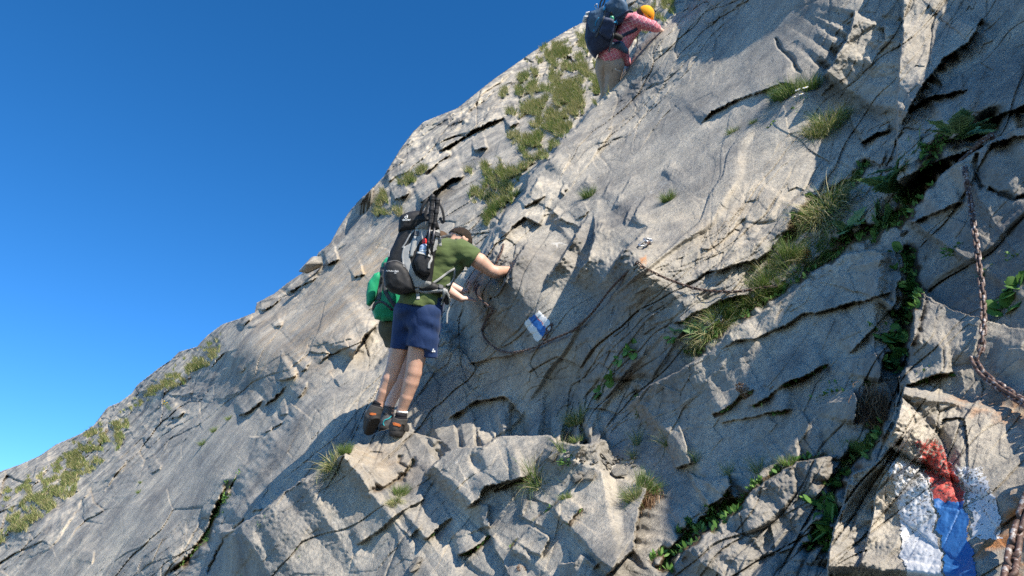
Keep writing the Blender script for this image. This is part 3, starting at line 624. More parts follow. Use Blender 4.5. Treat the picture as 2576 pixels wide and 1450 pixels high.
def sdf_mesh(prims, vox, wrinkle=None, cuts=(), sub=()):
    lo = np.min([bounds(p)[0] for p in prims], 0) - vox * 3; hi = np.max([bounds(p)[1] for p in prims], 0) + vox * 3
    n = np.ceil((hi - lo) / vox).astype(int) + 1; G = np.full(n, 1e3, np.float32)
    ax = [lo[i] + vox * np.arange(n[i]) for i in range(3)]
    for pr in list(prims) + [('sub', p) for p in sub]:
        issub = pr[0] == 'sub'; pr = pr[1] if issub else pr
        k = pr[5]; a, b = bounds(pr); pad = k * 1.5 + vox * 2 + 4
        i0 = np.clip(((a - pad - lo) / vox).astype(int), 0, n); i1 = np.clip(((b + pad - lo) / vox).astype(int) + 2, 0, n)
        sl = tuple(slice(i0[i], i1[i]) for i in range(3))
        X, Y, Z = np.meshgrid(*[ax[i][sl[i]] for i in range(3)], indexing='ij')
        if X.size == 0: continue
        d = sdf_eval(pr, X, Y, Z).astype(np.float32); g = G[sl]
        if issub: G[sl] = np.maximum(g, -d)
        else:
            h = np.clip(.5 + .5 * (g - d) / k, 0, 1); G[sl] = np.where(np.abs(g - d) < k, g + (d - g) * h - k * h * (1 - h), np.minimum(g, d))
    if wrinkle is not None or cuts:
        m = np.abs(G) < vox * 4 + 12
        ii = np.argwhere(m); Pp = lo + ii * vox; g = G[m]
        if wrinkle is not None: g = g + wrinkle(Pp)
        for nn, p in cuts:
            nn = np.array(nn, float); nn /= np.linalg.norm(nn); g = np.maximum(g, (Pp - np.array(p)) @ nn)
        G[m] = g
        if cuts:
            mm = (~m) & (G < 0); ii = np.argwhere(mm); Pp = lo + ii * vox; g = G[mm]
            for nn, p in cuts:
                nn = np.array(nn, float); nn /= np.linalg.norm(nn); g = np.maximum(g, (Pp - np.array(p)) @ nn)
            G[mm] = g
    ins = G < 0
    c = np.zeros(np.array(n) - 1, np.int8)
    for dx in (0, 1):
        for dy in (0, 1):
            for dz in (0, 1): c += ins[dx:n[0]-1+dx, dy:n[1]-1+dy, dz:n[2]-1+dz]
    act = (c > 0) & (c < 8); cid = np.full(act.shape, -1, np.int64); cells = np.argwhere(act); cid[act] = np.arange(len(cells))
    acc = np.zeros((len(cells), 3)); cnt = np.zeros(len(cells))
    corner = [(dx, dy, dz) for dx in (0, 1) for dy in (0, 1) for dz in (0, 1)]
    for a in corner:
        for ax_ in range(3):
            if a[ax_]: continue
            b = list(a); b[ax_] = 1
            ga = G[tuple((cells + a).T)]; gb = G[tuple((cells + b).T)]; m = (ga < 0) != (gb < 0)
            t = np.where(m, ga / (ga - gb + 1e-12), 0); p = np.array(a) + t[:, None] * (np.array(b) - np.array(a)); acc[m] += p[m]; cnt[m] += 1
    V_ = lo + (cells + acc / np.maximum(cnt, 1)[:, None]) * vox
    Fq = []
    for ax_ in range(3):
        o1, o2 = [(1, 2), (2, 0), (0, 1)][ax_]
        s0 = [slice(None)] * 3; s1 = [slice(None)] * 3; s0[ax_] = slice(0, -1); s1[ax_] = slice(1, None)
        e = ins[tuple(s0)] != ins[tuple(s1)]; ed_ = np.argwhere(e)
        ok = (ed_[:, o1] > 0) & (ed_[:, o2] > 0) & (ed_[:, o1] < n[o1] - 1) & (ed_[:, o2] < n[o2] - 1); ed_ = ed_[ok]
        d1 = np.zeros(3, int); d1[o1] = 1; d2 = np.zeros(3, int); d2[o2] = 1
        qd = np.stack([cid[tuple((ed_ - d1 - d2).T)], cid[tuple((ed_ - d2).T)], cid[tuple(ed_.T)], cid[tuple((ed_ - d1).T)]], -1)
        fl = ins[tuple(ed_.T)]; qd[~fl] = qd[~fl][:, ::-1]; Fq.append(qd)
    Fq = np.concatenate(Fq); Fq = Fq[(Fq >= 0).all(1)]
    return V_, Fq
class Fig:
    """a rigid local frame; 1 unit = one pixel of the enlarged crop, s metres"""
    def __init__(self, ox, oy, cs, cx, cy, depth):
        self.c0 = (cx, cy); (u, v), = crop(ox, oy, cs, [(cx, cy)]); self.s = depth / FPX / cs / 1.5901
        z = ray(u, v); self.o = CAM + z * depth; self.s *= np.linalg.norm(z) * 1.0
        z = z / np.linalg.norm(z); x = np.cross(z, [0, 0, 1.0]); x /= np.linalg.norm(x); y = np.cross(x, z)
        xx = np.array([1., 0, 0]); xx -= z * (xx @ z); xx /= np.linalg.norm(xx); x = xx; y = np.cross(x, z)
        self.M = Matrix(((x[0], y[0], -z[0], self.o[0]), (x[1], y[1], -z[1], self.o[1]), (x[2], y[2], -z[2], self.o[2]), (0, 0, 0, 1)))
    def L(self, p):   # local metres (X right, Y up, Z towards the camera)
        p = np.asarray(p, float); return np.stack([(p[..., 0] - self.c0[0]) * self.s, -(p[..., 1] - self.c0[1]) * self.s, -p[..., 2] * self.s], -1)
    def root(self, name, label, cat, group=None, at_=None):
        e = empty(name, label, cat, group)
        self.org = np.zeros(3) if at_ is None else self.L(np.array(at_, float)); e.matrix_world = self.M @ Matrix.Translation(Vector(self.org)); return e
    def mesh(self, name, V_, F_, mat, parent, smooth=True):
        Vl = self.L(V_) - self.org
        me = bpy.data.meshes.new(name); n = F_.shape[1]; me.vertices.add(len(Vl)); me.vertices.foreach_set('co', Vl.astype(np.float32).ravel())
        me.loops.add(F_.size); me.loops.foreach_set('vertex_index', F_[:, ::1].astype(np.int32).ravel()); me.polygons.add(len(F_))
        me.polygons.foreach_set('loop_start', np.arange(0, F_.size, n, dtype=np.int32)); me.polygons.foreach_set('use_smooth', np.ones(len(F_), bool) if smooth else np.zeros(len(F_), bool)); me.update(); me.validate()
        import bmesh
        bm = bmesh.new(); bm.from_mesh(me); bmesh.ops.recalc_face_normals(bm, faces=bm.faces); bm.to_mesh(me); bm.free()
        return link(name, me, mat, parent)
    def blob(self, name, prims, vox, mat, parent, smooth_it=2, **k):
        V_, F_ = sdf_mesh(prims, vox, **k); V_ = relax(V_, F_, smooth_it); o = self.mesh(name, V_, F_, mat, parent); return o, (V_, F_)
def relax(V_, F_, it):
    for _ in range(it):
        acc = np.zeros_like(V_); cnt = np.zeros(len(V_))
        for a in range(4):
            b = (a + 1) % 4; np.add.at(acc, F_[:, a], V_[F_[:, b]]); np.add.at(cnt, F_[:, a], 1); np.add.at(acc, F_[:, b], V_[F_[:, a]]); np.add.at(cnt, F_[:, b], 1)
        V_ = .5 * V_ + .5 * acc / np.maximum(cnt, 1)[:, None]
    return V_
from mathutils.bvhtree import BVHTree
def bvh(*hosts):
    vs = []; fs = []; o = 0
    for V_, F_ in hosts: vs.append(V_); fs.append(F_ + o); o += len(V_)
    return BVHTree.FromPolygons(np.concatenate(vs).tolist(), np.concatenate(fs).tolist())
def shell(Vt, Fq, t, nrm):
    """thicken a sheet by t along nrm (per vertex)"""
    n = len(Vt); V2 = np.concatenate([Vt, Vt - nrm * t]); F2 = Fq[:, ::-1] + n
    E = {}
    for f in Fq:
        for i in range(4): E[(f[i], f[(i+1) % 4])] = 1
    side = [(a, b, b + n, a + n) for (a, b) in E if (b, a) not in E]
    return V2, np.concatenate([Fq, F2, np.array(side).reshape(-1, 4)])
def project(bv, x, y, zdef, off):
    h = bv.ray_cast(Vector((x, y, -900)), Vector((0, 0, 1)))
    if h[0] is None: return None
    nn = np.array(h[1]); nn = nn if nn[2] < 0 else -nn
    return np.array(h[0]) + nn * off, nn
def patch(fig, name, poly, bv, mat, parent, off=2.0, t=3.0, step=3.0):
    P_ = np.array(poly, float); xs = np.arange(P_[:, 0].min() - step, P_[:, 0].max() + step, step); ys = np.arange(P_[:, 1].min() - step, P_[:, 1].max() + step, step)
    X, Y = np.meshgrid(xs, ys); d = pdist(X, Y, P_); idm = {}; vs = []; ns = []
    # pull border samples onto the outline
    gx, gy = np.gradient(d, step, axis=1), np.gradient(d, step, axis=0)
    near = (np.abs(d) < step * .75); X = np.where(near, X - gx * d, X); Y = np.where(near, Y - gy * d, Y); ok = (d < 0) | near
    for j in range(X.shape[0]):
        for i in range(X.shape[1]):
            if not ok[j, i]: continue
            r = project(bv, X[j, i], Y[j, i], 0, off)
            if r is None: continue
            idm[(j, i)] = len(vs); vs.append(r[0]); ns.append(r[1])
    fs = [(idm[(j, i)], idm[(j, i+1)], idm[(j+1, i+1)], idm[(j+1, i)]) for (j, i) in idm if (j, i+1) in idm and (j+1, i+1) in idm and (j+1, i) in idm]
    if not fs: return None
    vs = np.array(vs); ns = np.array(ns); z = vs[:, 2]; fs = np.array(fs)
    zz = z[fs]; fs = fs[(zz.max(1) - zz.min(1)) < step * 6]
    if not len(fs): return None
    V2, F2 = shell(vs, fs, t + off * .5, ns); return fig.mesh(name, V2, F2, mat, parent)
def spline(pts, n=8):
    p = np.array(pts, float)
    if len(p) < 3: return np.array([p[0] + (p[1] - p[0]) * t for t in np.linspace(0, 1, n * 2)])
    q = np.concatenate([[2 * p[0] - p[1]], p, [2 * p[-1] - p[-2]]]); out = []
    for i in range(1, len(q) - 2):
        for t in np.arange(n) / n:
            out.append(.5 * ((2 * q[i]) + (-q[i-1] + q[i+1]) * t + (2*q[i-1] - 5*q[i] + 4*q[i+1] - q[i+2]) * t * t + (-q[i-1] + 3*q[i] - 3*q[i+1] + q[i+2]) * t ** 3))
    out.append(p[-1]); return np.array(out)
def strap(fig, name, pts, width, bv, mat, parent, off=3.0, t=3.0, n=6, zs=None):
    c = spline([p[:2] for p in pts], n); zf = None
    if zs is not None: zf = np.interp(np.linspace(0, 1, len(c)), np.linspace(0, 1, len(zs)), zs)
    elif len(pts[0]) > 2: zf = spline(pts, n)[:, 2]
    vs = []; ns = []; lz = None
    for i in range(len(c)):
        d = c[min(i+1, len(c)-1)] - c[max(i-1, 0)]; d /= np.linalg.norm(d) + 1e-9; nn = np.array([-d[1], d[0]])
        for k_ in (-1, -.33, .33, 1):
            q = c[i] + nn * width * .5 * k_
            if zf is not None: vs.append(np.array([q[0], q[1], zf[i]])); ns.append(np.array([0, 0, -1.])); continue
            r = project(bv, q[0], q[1], 0, off)
            if r is None or (lz is not None and abs(r[0][2] - lz) > 60): vs.append(np.array([q[0], q[1], lz if lz is not None else 0.])); ns.append(np.array([0, 0, -1.]))
            else: vs.append(r[0]); ns.append(r[1]); lz = r[0][2]
    m = len(c); fs = np.array([(i*4+k_, i*4+k_+1, (i+1)*4+k_+1, (i+1)*4+k_) for i in range(m - 1) for k_ in range(3)])
    V2, F2 = shell(np.array(vs), fs, t, np.array(ns)); return fig.mesh(name, V2, F2, mat, parent)
def tubes(paths, r, sides=8):
    """quad tubes round polylines (list of (n,3))"""
    V_ = []; F_ = []; o = 0
    for k_, p in enumerate(paths):
        p = np.array(p, float); n = len(p); rr = r if np.isscalar(r) else r[k_]; rr = np.full(n, rr, float) if np.isscalar(rr) else np.array(rr, float)
        closed = np.allclose(p[0], p[-1]); tn = np.gradient(p, axis=0)
        if closed: tn[0] = tn[-1] = p[1] - p[-2]
        tn /= np.linalg.norm(tn, axis=1, keepdims=True) + 1e-12; up_ = np.array([0, 0, 1.]) if abs(tn[0][2]) < .9 else np.array([1., 0, 0]); prev = np.cross(tn[0], up_); prev /= np.linalg.norm(prev)
        for i in range(n):
            prev = prev - tn[i] * (prev @ tn[i]); prev /= np.linalg.norm(prev) + 1e-12; b = np.cross(tn[i], prev)
            for s_ in range(sides): a = 2 * math.pi * s_ / sides; V_.append(p[i] + rr[i] * (math.cos(a) * prev + math.sin(a) * b))
        for i in range(n - 1):
            for s_ in range(sides): F_.append((o + i*sides + s_, o + i*sides + (s_+1) % sides, o + (i+1)*sides + (s_+1) % sides, o + (i+1)*sides + s_))
        if not closed:
            for e_, i in ((0, 0), (1, n - 1)):
                V_.append(p[i]); c_ = o + n * sides + e_
                for s_ in range(0, sides, 2): F_.append((c_, o + i*sides + s_, o + i*sides + (s_+1) % sides, o + i*sides + (s_+2) % sides))
            o += 2
        o += n * sides
    return np.array(V_), np.array(F_)
def fold_noise(seed, wl, amp, stretch=(1, 1, 1)):
    st = np.array(stretch, float)
    return lambda P_: amp * fbm((P_ / st).astype(np.float32), wl, 3, None, seed=seed, gain=.5)
def hand_prims(wrist, fdir, pdir, L=125, curl=.35, r=6.0, thumb_side=1, spread=.10):
    """palm + five fingers: fdir towards the fingertips, pdir out of the palm, sizes in units; L hand length"""
    f = np.array(fdir, float); f /= np.linalg.norm(f); p = np.array(pdir, float); p -= f * (p @ f); p /= np.linalg.norm(p); sd_ = np.cross(f, p) * thumb_side
    w_ = np.array(wrist, float); pr = []
    q = L / 125.
    for i, off in enumerate((-20, -7, 7, 20)):
        base = w_ + f * 58 * q + sd_ * off * q
        pr.append(cone(w_ + sd_ * off * .55 * q + f * 4 * q, base, 11 * q, 9.5 * q, k=7))
        ln = (44, 52, 56, 50)[i] * q; d = f + sd_ * off / 20 * spread; d /= np.linalg.norm(d); a = base; ang = 0
        for s_, fr in enumerate((.45, .31, .24)):
            ang += curl * (1, 1.3, .9)[s_]; dd = d * math.cos(ang) + p * math.sin(ang); b = a + dd * ln * fr; pr.append(cone(a, b, r * q * (1.18 - .12 * s_), r * q * (1.06 - .12 * s_), k=3)); a = b
    a = w_ + sd_ * 13 * q + f * 14 * q; b = a + (sd_ * .75 + f * .75 + p * .25) * 30 * q; c = b + (sd_ * .25 + f * .95 + p * .2) * 24 * q; e = c + (f + p * .25) * 19 * q
    pr += [cone(a, b, 12 * q, 9 * q, k=7), cone(b, c, 8.5 * q, 7.6 * q, k=3), cone(c, e, 7.6 * q, 6 * q, k=3)]
    return pr
# ================================================================ PEOPLE
M_SKIN = simple_mat('skin', (.52, .31, .225), .5, .2, 200, .0012, .13, .4, vscale=11); 
for n__ in M_SKIN.node_tree.nodes:
    if n__.type == 'BSDF_PRINCIPLED': n__.inputs['Subsurface Weight'].default_value = .12; n__.inputs['Subsurface Radius'].default_value = (.02, .008, .004); n__.inputs['Subsurface Scale'].default_value = .5
M_PALE = simple_mat('pale_skin', (.68, .46, .39), .55, .2, 260, .001, .05, .35, vscale=14)
M_HAIR = simple_mat('dark_brown_hair', (.030, .019, .012), .75, 1.0, 420, .008, .5, .3, vscale=60)
M_SHIRT = simple_mat('olive_green_jersey', (.085, .118, .043), .9, .25, 700, .001, .06, .15, vscale=5, sheen=.2)
M_NAVY = simple_mat('navy_shorts_cloth', (.007, .027, .095), .75, .2, 500, .001, .1, .3, vscale=5, sheen=.1)
M_BLACK = simple_mat('black_nylon', (.014, .014, .016), .6, .4, 520, .0012, .25, .4)
M_GREY = simple_mat('light_grey_nylon', (.33, .335, .33), .7, .3, 520, .001, .06, .3)
M_DGREY = simple_mat('dark_grey_nylon', (.075, .078, .085), .7, .3, 520, .001, .1, .3)
M_GREEN = simple_mat('emerald_green_nylon', (.008, .30, .135), .55, .3, 420, .001, .08, .4, sheen=.1)
M_OLIVE = simple_mat('olive_shorts_cloth', (.095, .09, .06), .85, .2, 500, .001, .08, .2)
M_SOLE = simple_mat('black_rubber', (.018, .017, .017), .75, .5, 180, .003, .3, .3)
M_BOOT = simple_mat('charcoal_suede', (.060, .057, .055), .85, .5, 300, .002, .2, .25)
M_ORANGE = simple_mat('orange_trim', (.55, .15, .04), .7, .1, 300, .001, .05, .3)
M_TEAL = simple_mat('teal_trim', (.03, .33, .38), .6, 0, 300, .001, .05, .3)
M_WHITE = simple_mat('white_cloth', (.72, .72, .70), .8, .2, 400, .001, .04, .2)
M_SOCK = simple_mat('black_sock', (.018, .018, .022), .95, .7, 250, .002, .2, .1)
M_GSOCK = simple_mat('grey_sock', (.10, .10, .105), .95, .6, 250, .002, .15, .1)
M_RED = simple_mat('red_plastic', (.70, .03, .03), .35, 0, 100, .001, .03, .5)
M_TXT = simple_mat('white_print', (.75, .77, .78), .7, 0, 100, .001, .02, .3)
def text_on(fig, s, cx, cy, size, bv, mat, parent, name='lettering', ang=0, off=4, xs=1.0, bold=0.0):
    cu = bpy.data.curves.new('tmp', 'FONT'); cu.body = s; cu.size = 1.0; cu.align_x = 'CENTER'; cu.align_y = 'CENTER'; cu.resolution_u = 3; cu.offset = bold
    ob = bpy.data.objects.new('tmp', cu); COL.objects.link(ob); dg = bpy.context.evaluated_depsgraph_get(); me = bpy.data.meshes.new_from_object(ob.evaluated_get(dg)); bpy.data.objects.remove(ob)
    ca, sa = math.cos(R(ang)), math.sin(R(ang)); z0 = None
    r = project(bv, cx, cy, 0, off); z0 = r[0][2] if r is not None else 0
    for v_ in me.vertices:
        x, y = v_.co.x * size * xs, v_.co.y * size; px = cx + x * ca + y * sa; py = cy + x * sa - y * ca
        r = project(bv, px, py, 0, off); z = r[0][2] if r is not None and abs(r[0][2] - z0) < 40 else z0
        v_.co = Vector(fig.L(np.array([px, py, z])) - fig.org)
    me.update(); return link(name, me, mat, parent)
# ---------------------------------------------------------------- the man in the green shirt (crop units: 1.381 px per source px)
d_man = 5.5
FG = Fig(1350, 750, 1.381, 470, 800, d_man)
man = FG.root('person', 'man in olive green t-shirt and navy shorts with one hand on the rock', 'person', None, (300, 1335, 30))
HC = (668, 268, 50)
skin = [ell((450, 650, 5), (100, 84, 82), 20), cone((480, 720, -28), (432, 970, -22), 66, 49, 4), cone((395, 720, 40), (326, 950, 55), 62, 45, 4),
  # right leg: knee, calf, ankle, heel
  cone((432, 965, -24), (424, 1015, -26), 47, 46, 4), cone((424, 1010, -24), (410, 1070, -22), 45, 43, 4), cone((410, 1070, -22), (386, 1150, -14), 43, 34, 4), cone((386, 1150, -16), (362, 1220, -5), 35, 26, 4), cone((362, 1215, -5), (352, 1290, 0), 27, 30, 4), cone((352, 1300, 0), (372, 1330, 90), 26, 22, 4),
  cone((325, 950, 55), (312, 1000, 52), 42, 41, 4), cone((312, 1000, 54), (292, 1055, 52), 40, 39, 4), cone((292, 1055, 52), (262, 1125, 54), 39, 30, 4), cone((262, 1125, 52), (238, 1185, 60), 31, 24, 4), cone((242, 1185, 60), (215, 1262, 62), 25, 28, 4), cone((210, 1270, 60), (185, 1310, 130), 24, 20, 4),
  # trunk
  cone((455, 620, 5), (515, 520, 12), 96, 84, 40), cone((515, 520, 12), (590, 400, 25), 84, 100, 40), ell((600, 370, 40), (100, 82, 118), 40), cone((615, 335, 40), (656, 290, 48), 44, 38, 25),
  # right arm on the rock
  cone((668, 354, -38), (705, 370, -50), 36, 37, 4), cone((705, 370, -50), (775, 414, -58), 37, 45, 4), cone((775, 414, -58), (838, 462, -55), 45, 34, 4), cone((838, 462, -55), (862, 470, -50), 33, 36, 4), cone((862, 470, -50), (945, 455, 5), 35, 22, 4),
  # left arm, reaching ahead of the face
  cone((620, 330, 140), (665, 335, 210), 46, 40, 25), cone((665, 335, 210), (690, 345, 250), 38, 32, 4), cone((690, 345, 250), (712, 300, 330), 30, 20, 4)]
# head, turned down to the holds
Rh = Rz(28)
skin += [ell(HC, (60, 54, 56), 12), ell((695, 300, 62), (44, 40, 46), 18), cone((698, 314, 72), (703, 322, 80), 19, 15, 10), cone((716, 296, 84), (724, 302, 92), 8, 9, 6),   # skull, jaw, chin, nose
  cone((712, 312, 80), (714, 314, 92), 5, 5, 5), ell((716, 282, 92), (10, 9, 9), 6), ell((712, 285, 8), (9, 8, 8), 5), ell((690, 284, -14), (9, 17, 9), 4), cone((640, 292, 10), (692, 290, 10), 22, 24, 12), ell((684, 288, 104), (9, 17, 8), 4)]
skin += hand_prims((942, 455, 6), (.82, -.42, .38), (.25, .75, .62), 104, .30, 5.6, 1)
skin += hand_prims((712, 300, 330), (.2, -.62, .75), (.5, .6, .6), 100, .35, 5.6, -1)
body, _ = FG.blob('body', skin, 3.4, M_SKIN, man, 1)
hair, hv = FG.blob('hair', [ell((672, 268, 49), (68, 57, 64), 10, cuts=(((-.50, .86, -.25), (690, 284, 30)),)), ell((708, 292, 54), (36, 42, 56), 10, cuts=(((-.62, .60, -.5), (706, 318, 30)),))], 3.2, M_HAIR, man, 1, wrinkle=fold_noise(5, 16, 3.0))
# t-shirt
sh_cuts = (((-.16, 1, 0), (460, 662, 0)),)
shirt_p = [cone((455, 640, 5), (510, 530, 12), 122, 98, 40), cone((512, 530, 12), (592, 405, 22), 98, 110, 40), ell((602, 372, 38), (110, 92, 126), 40), cone((612, 348, 38), (632, 324, 42), 52, 37, 20),
  cone((668, 352, -40), (764, 406, -60), 63, 58, 24, cuts=(((1, .72, -.1), (748, 408, -60)),)), cone((620, 335, 135), (672, 340, 215), 54, 50, 22, cuts=(((.3, .3, 1), (672, 340, 235)),))]
def shirt_w(P_):
    x, y, z = P_.T
    f = 4.5 * fbm((P_ / np.array([1.0, .55, 1.0])).astype(np.float32), 60, 3, None, seed=3)
    f += 5.0 * np.exp(-((x - 670) / 50) ** 2 - ((y - 430) / 50) ** 2) * np.sin((x * .35 + y * .9) / 7.5)
    f += 5.0 * sstep(520, 600, y) * np.sin((x * .9 - y * .35) / 15 + 1.5 * np.sin(y / 30))
    return f
shirt, shv = FG.blob('shirt', shirt_p, 4, M_SHIRT, man, 2, wrinkle=shirt_w, cuts=sh_cuts)
# shorts
def short_w(P_):
    x, y, z = P_.T
    return 3.0 * fbm((P_ / np.array([.7, 1.5, 1])).astype(np.float32), 60, 3, None, seed=8, ridge=True, gain=.4) * .6 + 7.0 * np.sin((x * .5 + y) / 17 + z / 50) * np.exp(-((x - 385) / 45) ** 2) * sstep(640, 700, y) * sstep(900, 800, y) + 6 * np.sin((x * -.4 + y) / 15) * np.exp(-((y - 770) / 70) ** 2 - ((x - 530) / 60) ** 2)
sh_p = [ell((446, 680, 8), (128, 92, 104), 30), cone((485, 700, -30), (458, 905, -26), 88, 74, 24, cuts=(((-.22, 1, 0), (450, 884, 0)),)), cone((500, 800, -35), (512, 925, -38), 62, 40, 18, cuts=(((-.1, 1, 0), (520, 940, 0)),)),
   cone((388, 700, 45), (348, 905, 52), 80, 56, 24, cuts=(((-.1, 1, 0), (350, 893, 0)),)), cone((500, 600, 10), (500, 620, 10), 90, 95, 20)]
shorts, srv = FG.blob('shorts', sh_p, 4, M_NAVY, man, 2, wrinkle=short_w, cuts=(((0, -1, 0), (0, 606, 0)),))
bvS = bvh(srv)
lg = [[(523, 893), (527, 888), (531, 893), (527, 898)], [(519, 905), (524, 897), (529, 900), (526, 908)], [(530, 899), (537, 899), (537, 908), (530, 907)], [(526, 886), (529, 884), (531, 890), (528, 892)]]
for j_, pg in enumerate(lg[:3]): patch(FG, 'logo', pg, bvS, M_TXT, shorts, 2, 1.5, 1.6)
strap(FG, 'side_piping', [(575, 700), (572, 770), (560, 830), (556, 880)], 4, bvS, M_NAVY, shorts, 2, 3)
def boot(fig, parent, cuff, ank, heel, toe, mats, rr=1.0, stripe=None, sock=None, name='boot', top=None, lace=M_SOLE):
    cuff, ank, heel, toe = [np.array(q_, float) for q_ in (cuff, ank, heel, toe)]
    ax_ = (ank - cuff); ax_ /= np.linalg.norm(ax_)
    sk, _ = fig.blob('sock', [cone(cuff, ank, 31 * rr, 34 * rr, 5)], 3, sock, parent, 1, wrinkle=lambda P_: 1.6 * np.sin(((P_ - cuff) @ ax_) / 2.6), cuts=((-ax_, cuff + ax_ * 2),))
    b, bv_ = fig.blob(name, [cone(ank - ax_ * 6, heel, 39 * rr, 44 * rr, 16), cone(heel + (toe - heel) * .15, toe, 40 * rr, 31 * rr, 18), cone((ank + heel) / 2, (heel * .55 + toe * .45), 34 * rr, 34 * rr, 18)], 3, mats[0], parent, 1, cuts=((-ax_, ank - ax_ * 10),), wrinkle=fold_noise(4, 24, 2))
    dn = np.array([0, 1., 0]); fd = toe - heel; fd /= np.linalg.norm(fd); dn = dn - fd * (dn @ fd); dn /= np.linalg.norm(dn); o_ = dn * 34 * rr
    so, _ = fig.blob('sole', [cone(heel + o_ - fd * 6, toe + o_ * .8, 40 * rr, 33 * rr, 6, cuts=((dn, heel + o_ + dn * 16 * rr), (-dn, heel + o_ - dn * 12 * rr)))], 3, M_SOLE, b, 0, wrinkle=lambda P_: 2.2 * (np.sin((P_ @ fd) / 3.4) > .3) * (((P_ - heel - o_) @ dn) > 6))
    B_ = bvh(bv_)
    if stripe: patch(fig, 'heel_stripe', stripe, B_, M_ORANGE if mats[1] is None else mats[1], b, 2.5, 2, 1.5)
    return b, B_
bt, B1_ = boot(FG, man, (362, 1232, -5), (356, 1272, -3), (338, 1312, 0), (372, 1330, 95), (M_BOOT, None), 1.0, [(316, 1283), (326, 1281), (352, 1289), (360, 1295), (356, 1304), (340, 1299), (320, 1295)], M_SOCK)
FG.blob('sock_band', [cone((366, 1222, -5), (365, 1230, -5), 31, 31, 3)], 2.6, M_WHITE, man, 0, cuts=(((0.15, -1, 0), (366, 1224, 0)), ((-.15, 1, 0), (366, 1233, 0))))
bt2, B2_ = boot(FG, man, (236, 1176, 62), (226, 1214, 60), (200, 1262, 62), (176, 1322, 112), (M_BOOT, None), .92, [(190, 1236), (202, 1235), (224, 1239), (224, 1248), (208, 1249), (191, 1246)], M_SOCK)
patch(FG, 'heel_tab', [(298, 1330), (340, 1338), (372, 1300), (376, 1318), (360, 1335), (330, 1350)], B1_, M_SOLE, bt, 2, 2, 2.4)
strap(FG, 'lace', [(366, 1290), (376, 1300), (374, 1320), (382, 1336)], 4, B1_, M_SOLE, bt, 3, 3)
# ---------------------------------------------------------------- the black and grey backpack
pk = FG.root('backpack', 'large black and light grey trekking backpack worn by the man in the green shirt', 'backpack', None, (420, 600, -60))
def pack_w(P_): return 2.6 * fbm((P_ / np.array([1, 1.3, 1])).astype(np.float32), 60, 3, None, seed=12)
pm, pmv = FG.blob('main_compartment', [polyp([(338, 270), (350, 235), (440, 215), (520, 225), (560, 250), (548, 330), (530, 400), (525, 480), (515, 555), (440, 585), (345, 595), (290, 575), (268, 520), (270, 450), (290, 385), (315, 330)], -62, 100, 42, 10, bulge=18)], 4, M_BLACK, pk, 2, wrinkle=pack_w)
pl, plv = FG.blob('lid', [polyp([(340, 205), (352, 178), (385, 163), (430, 152), (480, 150), (520, 165), (548, 215), (556, 250), (500, 262), (430, 262), (365, 272), (336, 268)], -70, 104, 40, 10, bulge=14)], 4, M_BLACK, pk, 2, wrinkle=pack_w)
pp, ppv = FG.blob('lower_pocket', [polyp([(290, 428), (330, 424), (368, 440), (398, 480), (415, 530), (420, 575), (400, 592), (345, 603), (300, 590), (272, 560), (264, 505), (270, 455)], -120, 82, 40, 10, bulge=16)], 4, M_BLACK, pk, 2, wrinkle=pack_w)
ps, psv = FG.blob('side_pocket', [polyp([(440, 378), (508, 394), (518, 440), (508, 494), (475, 506), (436, 484), (422, 430)], -140, 62, 24, 8)], 3.5, M_BLACK, pk, 2, wrinkle=pack_w)
BP = bvh(pmv, plv, ppv, psv)
patch(FG, 'grey_panel', [(436, 240), (470, 218), (494, 215), (496, 262), (480, 300), (455, 318), (438, 345), (425, 375), (395, 372), (402, 420), (412, 460), (430, 500), (470, 528), (520, 535), (548, 545), (535, 572), (470, 568), (428, 562), (412, 520), (385, 470), (366, 430), (360, 395), (372, 350), (400, 335), (420, 300)], BP, M_GREY, pk, 2, 3, 3)
patch(FG, 'grey_panel', [(545, 250), (575, 262), (560, 300), (540, 360), (515, 380), (528, 330)], BP, M_GREY, pk, 2, 3, 3)
strap(FG, 'zip_piping', [(420, 262), (398, 292), (378, 330), (360, 358)], 7, BP, M_GREY, pk, 3, 3)
strap(FG, 'zip_piping', [(300, 340), (292, 372), (288, 405)], 6, BP, M_GREY, pk, 3, 3)
strap(FG, 'zip_piping', [(372, 350), (362, 400), (372, 462)], 8, BP, M_GREY, pk, 3, 3)
strap(FG, 'pocket_rim', [(280, 440), (320, 428), (358, 440), (390, 480)], 5, BP, M_DGREY, pk, 3, 4)
strap(FG, 'compression_strap', [(437, 245), (432, 292)], 20, BP, M_GREY, pk, 5, 4)
strap(FG, 'compression_strap', [(430, 292), (418, 345), (408, 405)], 17, BP, M_GREY, pk, 6, 4)
patch(FG, 'buckle', [(424, 268), (448, 270), (444, 293), (420, 291)], BP, M_DGREY, pk, 10, 6, 2.5)
strap(FG, 'pole_strap', [(486, 262), (512, 268), (545, 272), (556, 300), (560, 340)], 17, BP, M_GREY, pk, 5, 4)
patch(FG, 'buckle', [(512, 264), (548, 270), (546, 290), (512, 284)], BP, M_DGREY, pk, 12, 6, 2.5)
strap(FG, 'grey_strap', [(510, 395), (512, 420), (500, 445), (498, 470)], 10, BP, M_GREY, pk, 5, 4)
strap(FG, 'grey_strap', [(440, 388), (480, 396), (508, 408)], 10, BP, M_GREY, pk, 5, 4)
strap(FG, 'grey_strap', [(478, 340), (500, 368), (506, 395)], 8, BP, M_GREY, pk, 5, 4)
for q_ in ((500, 500),):
    pass
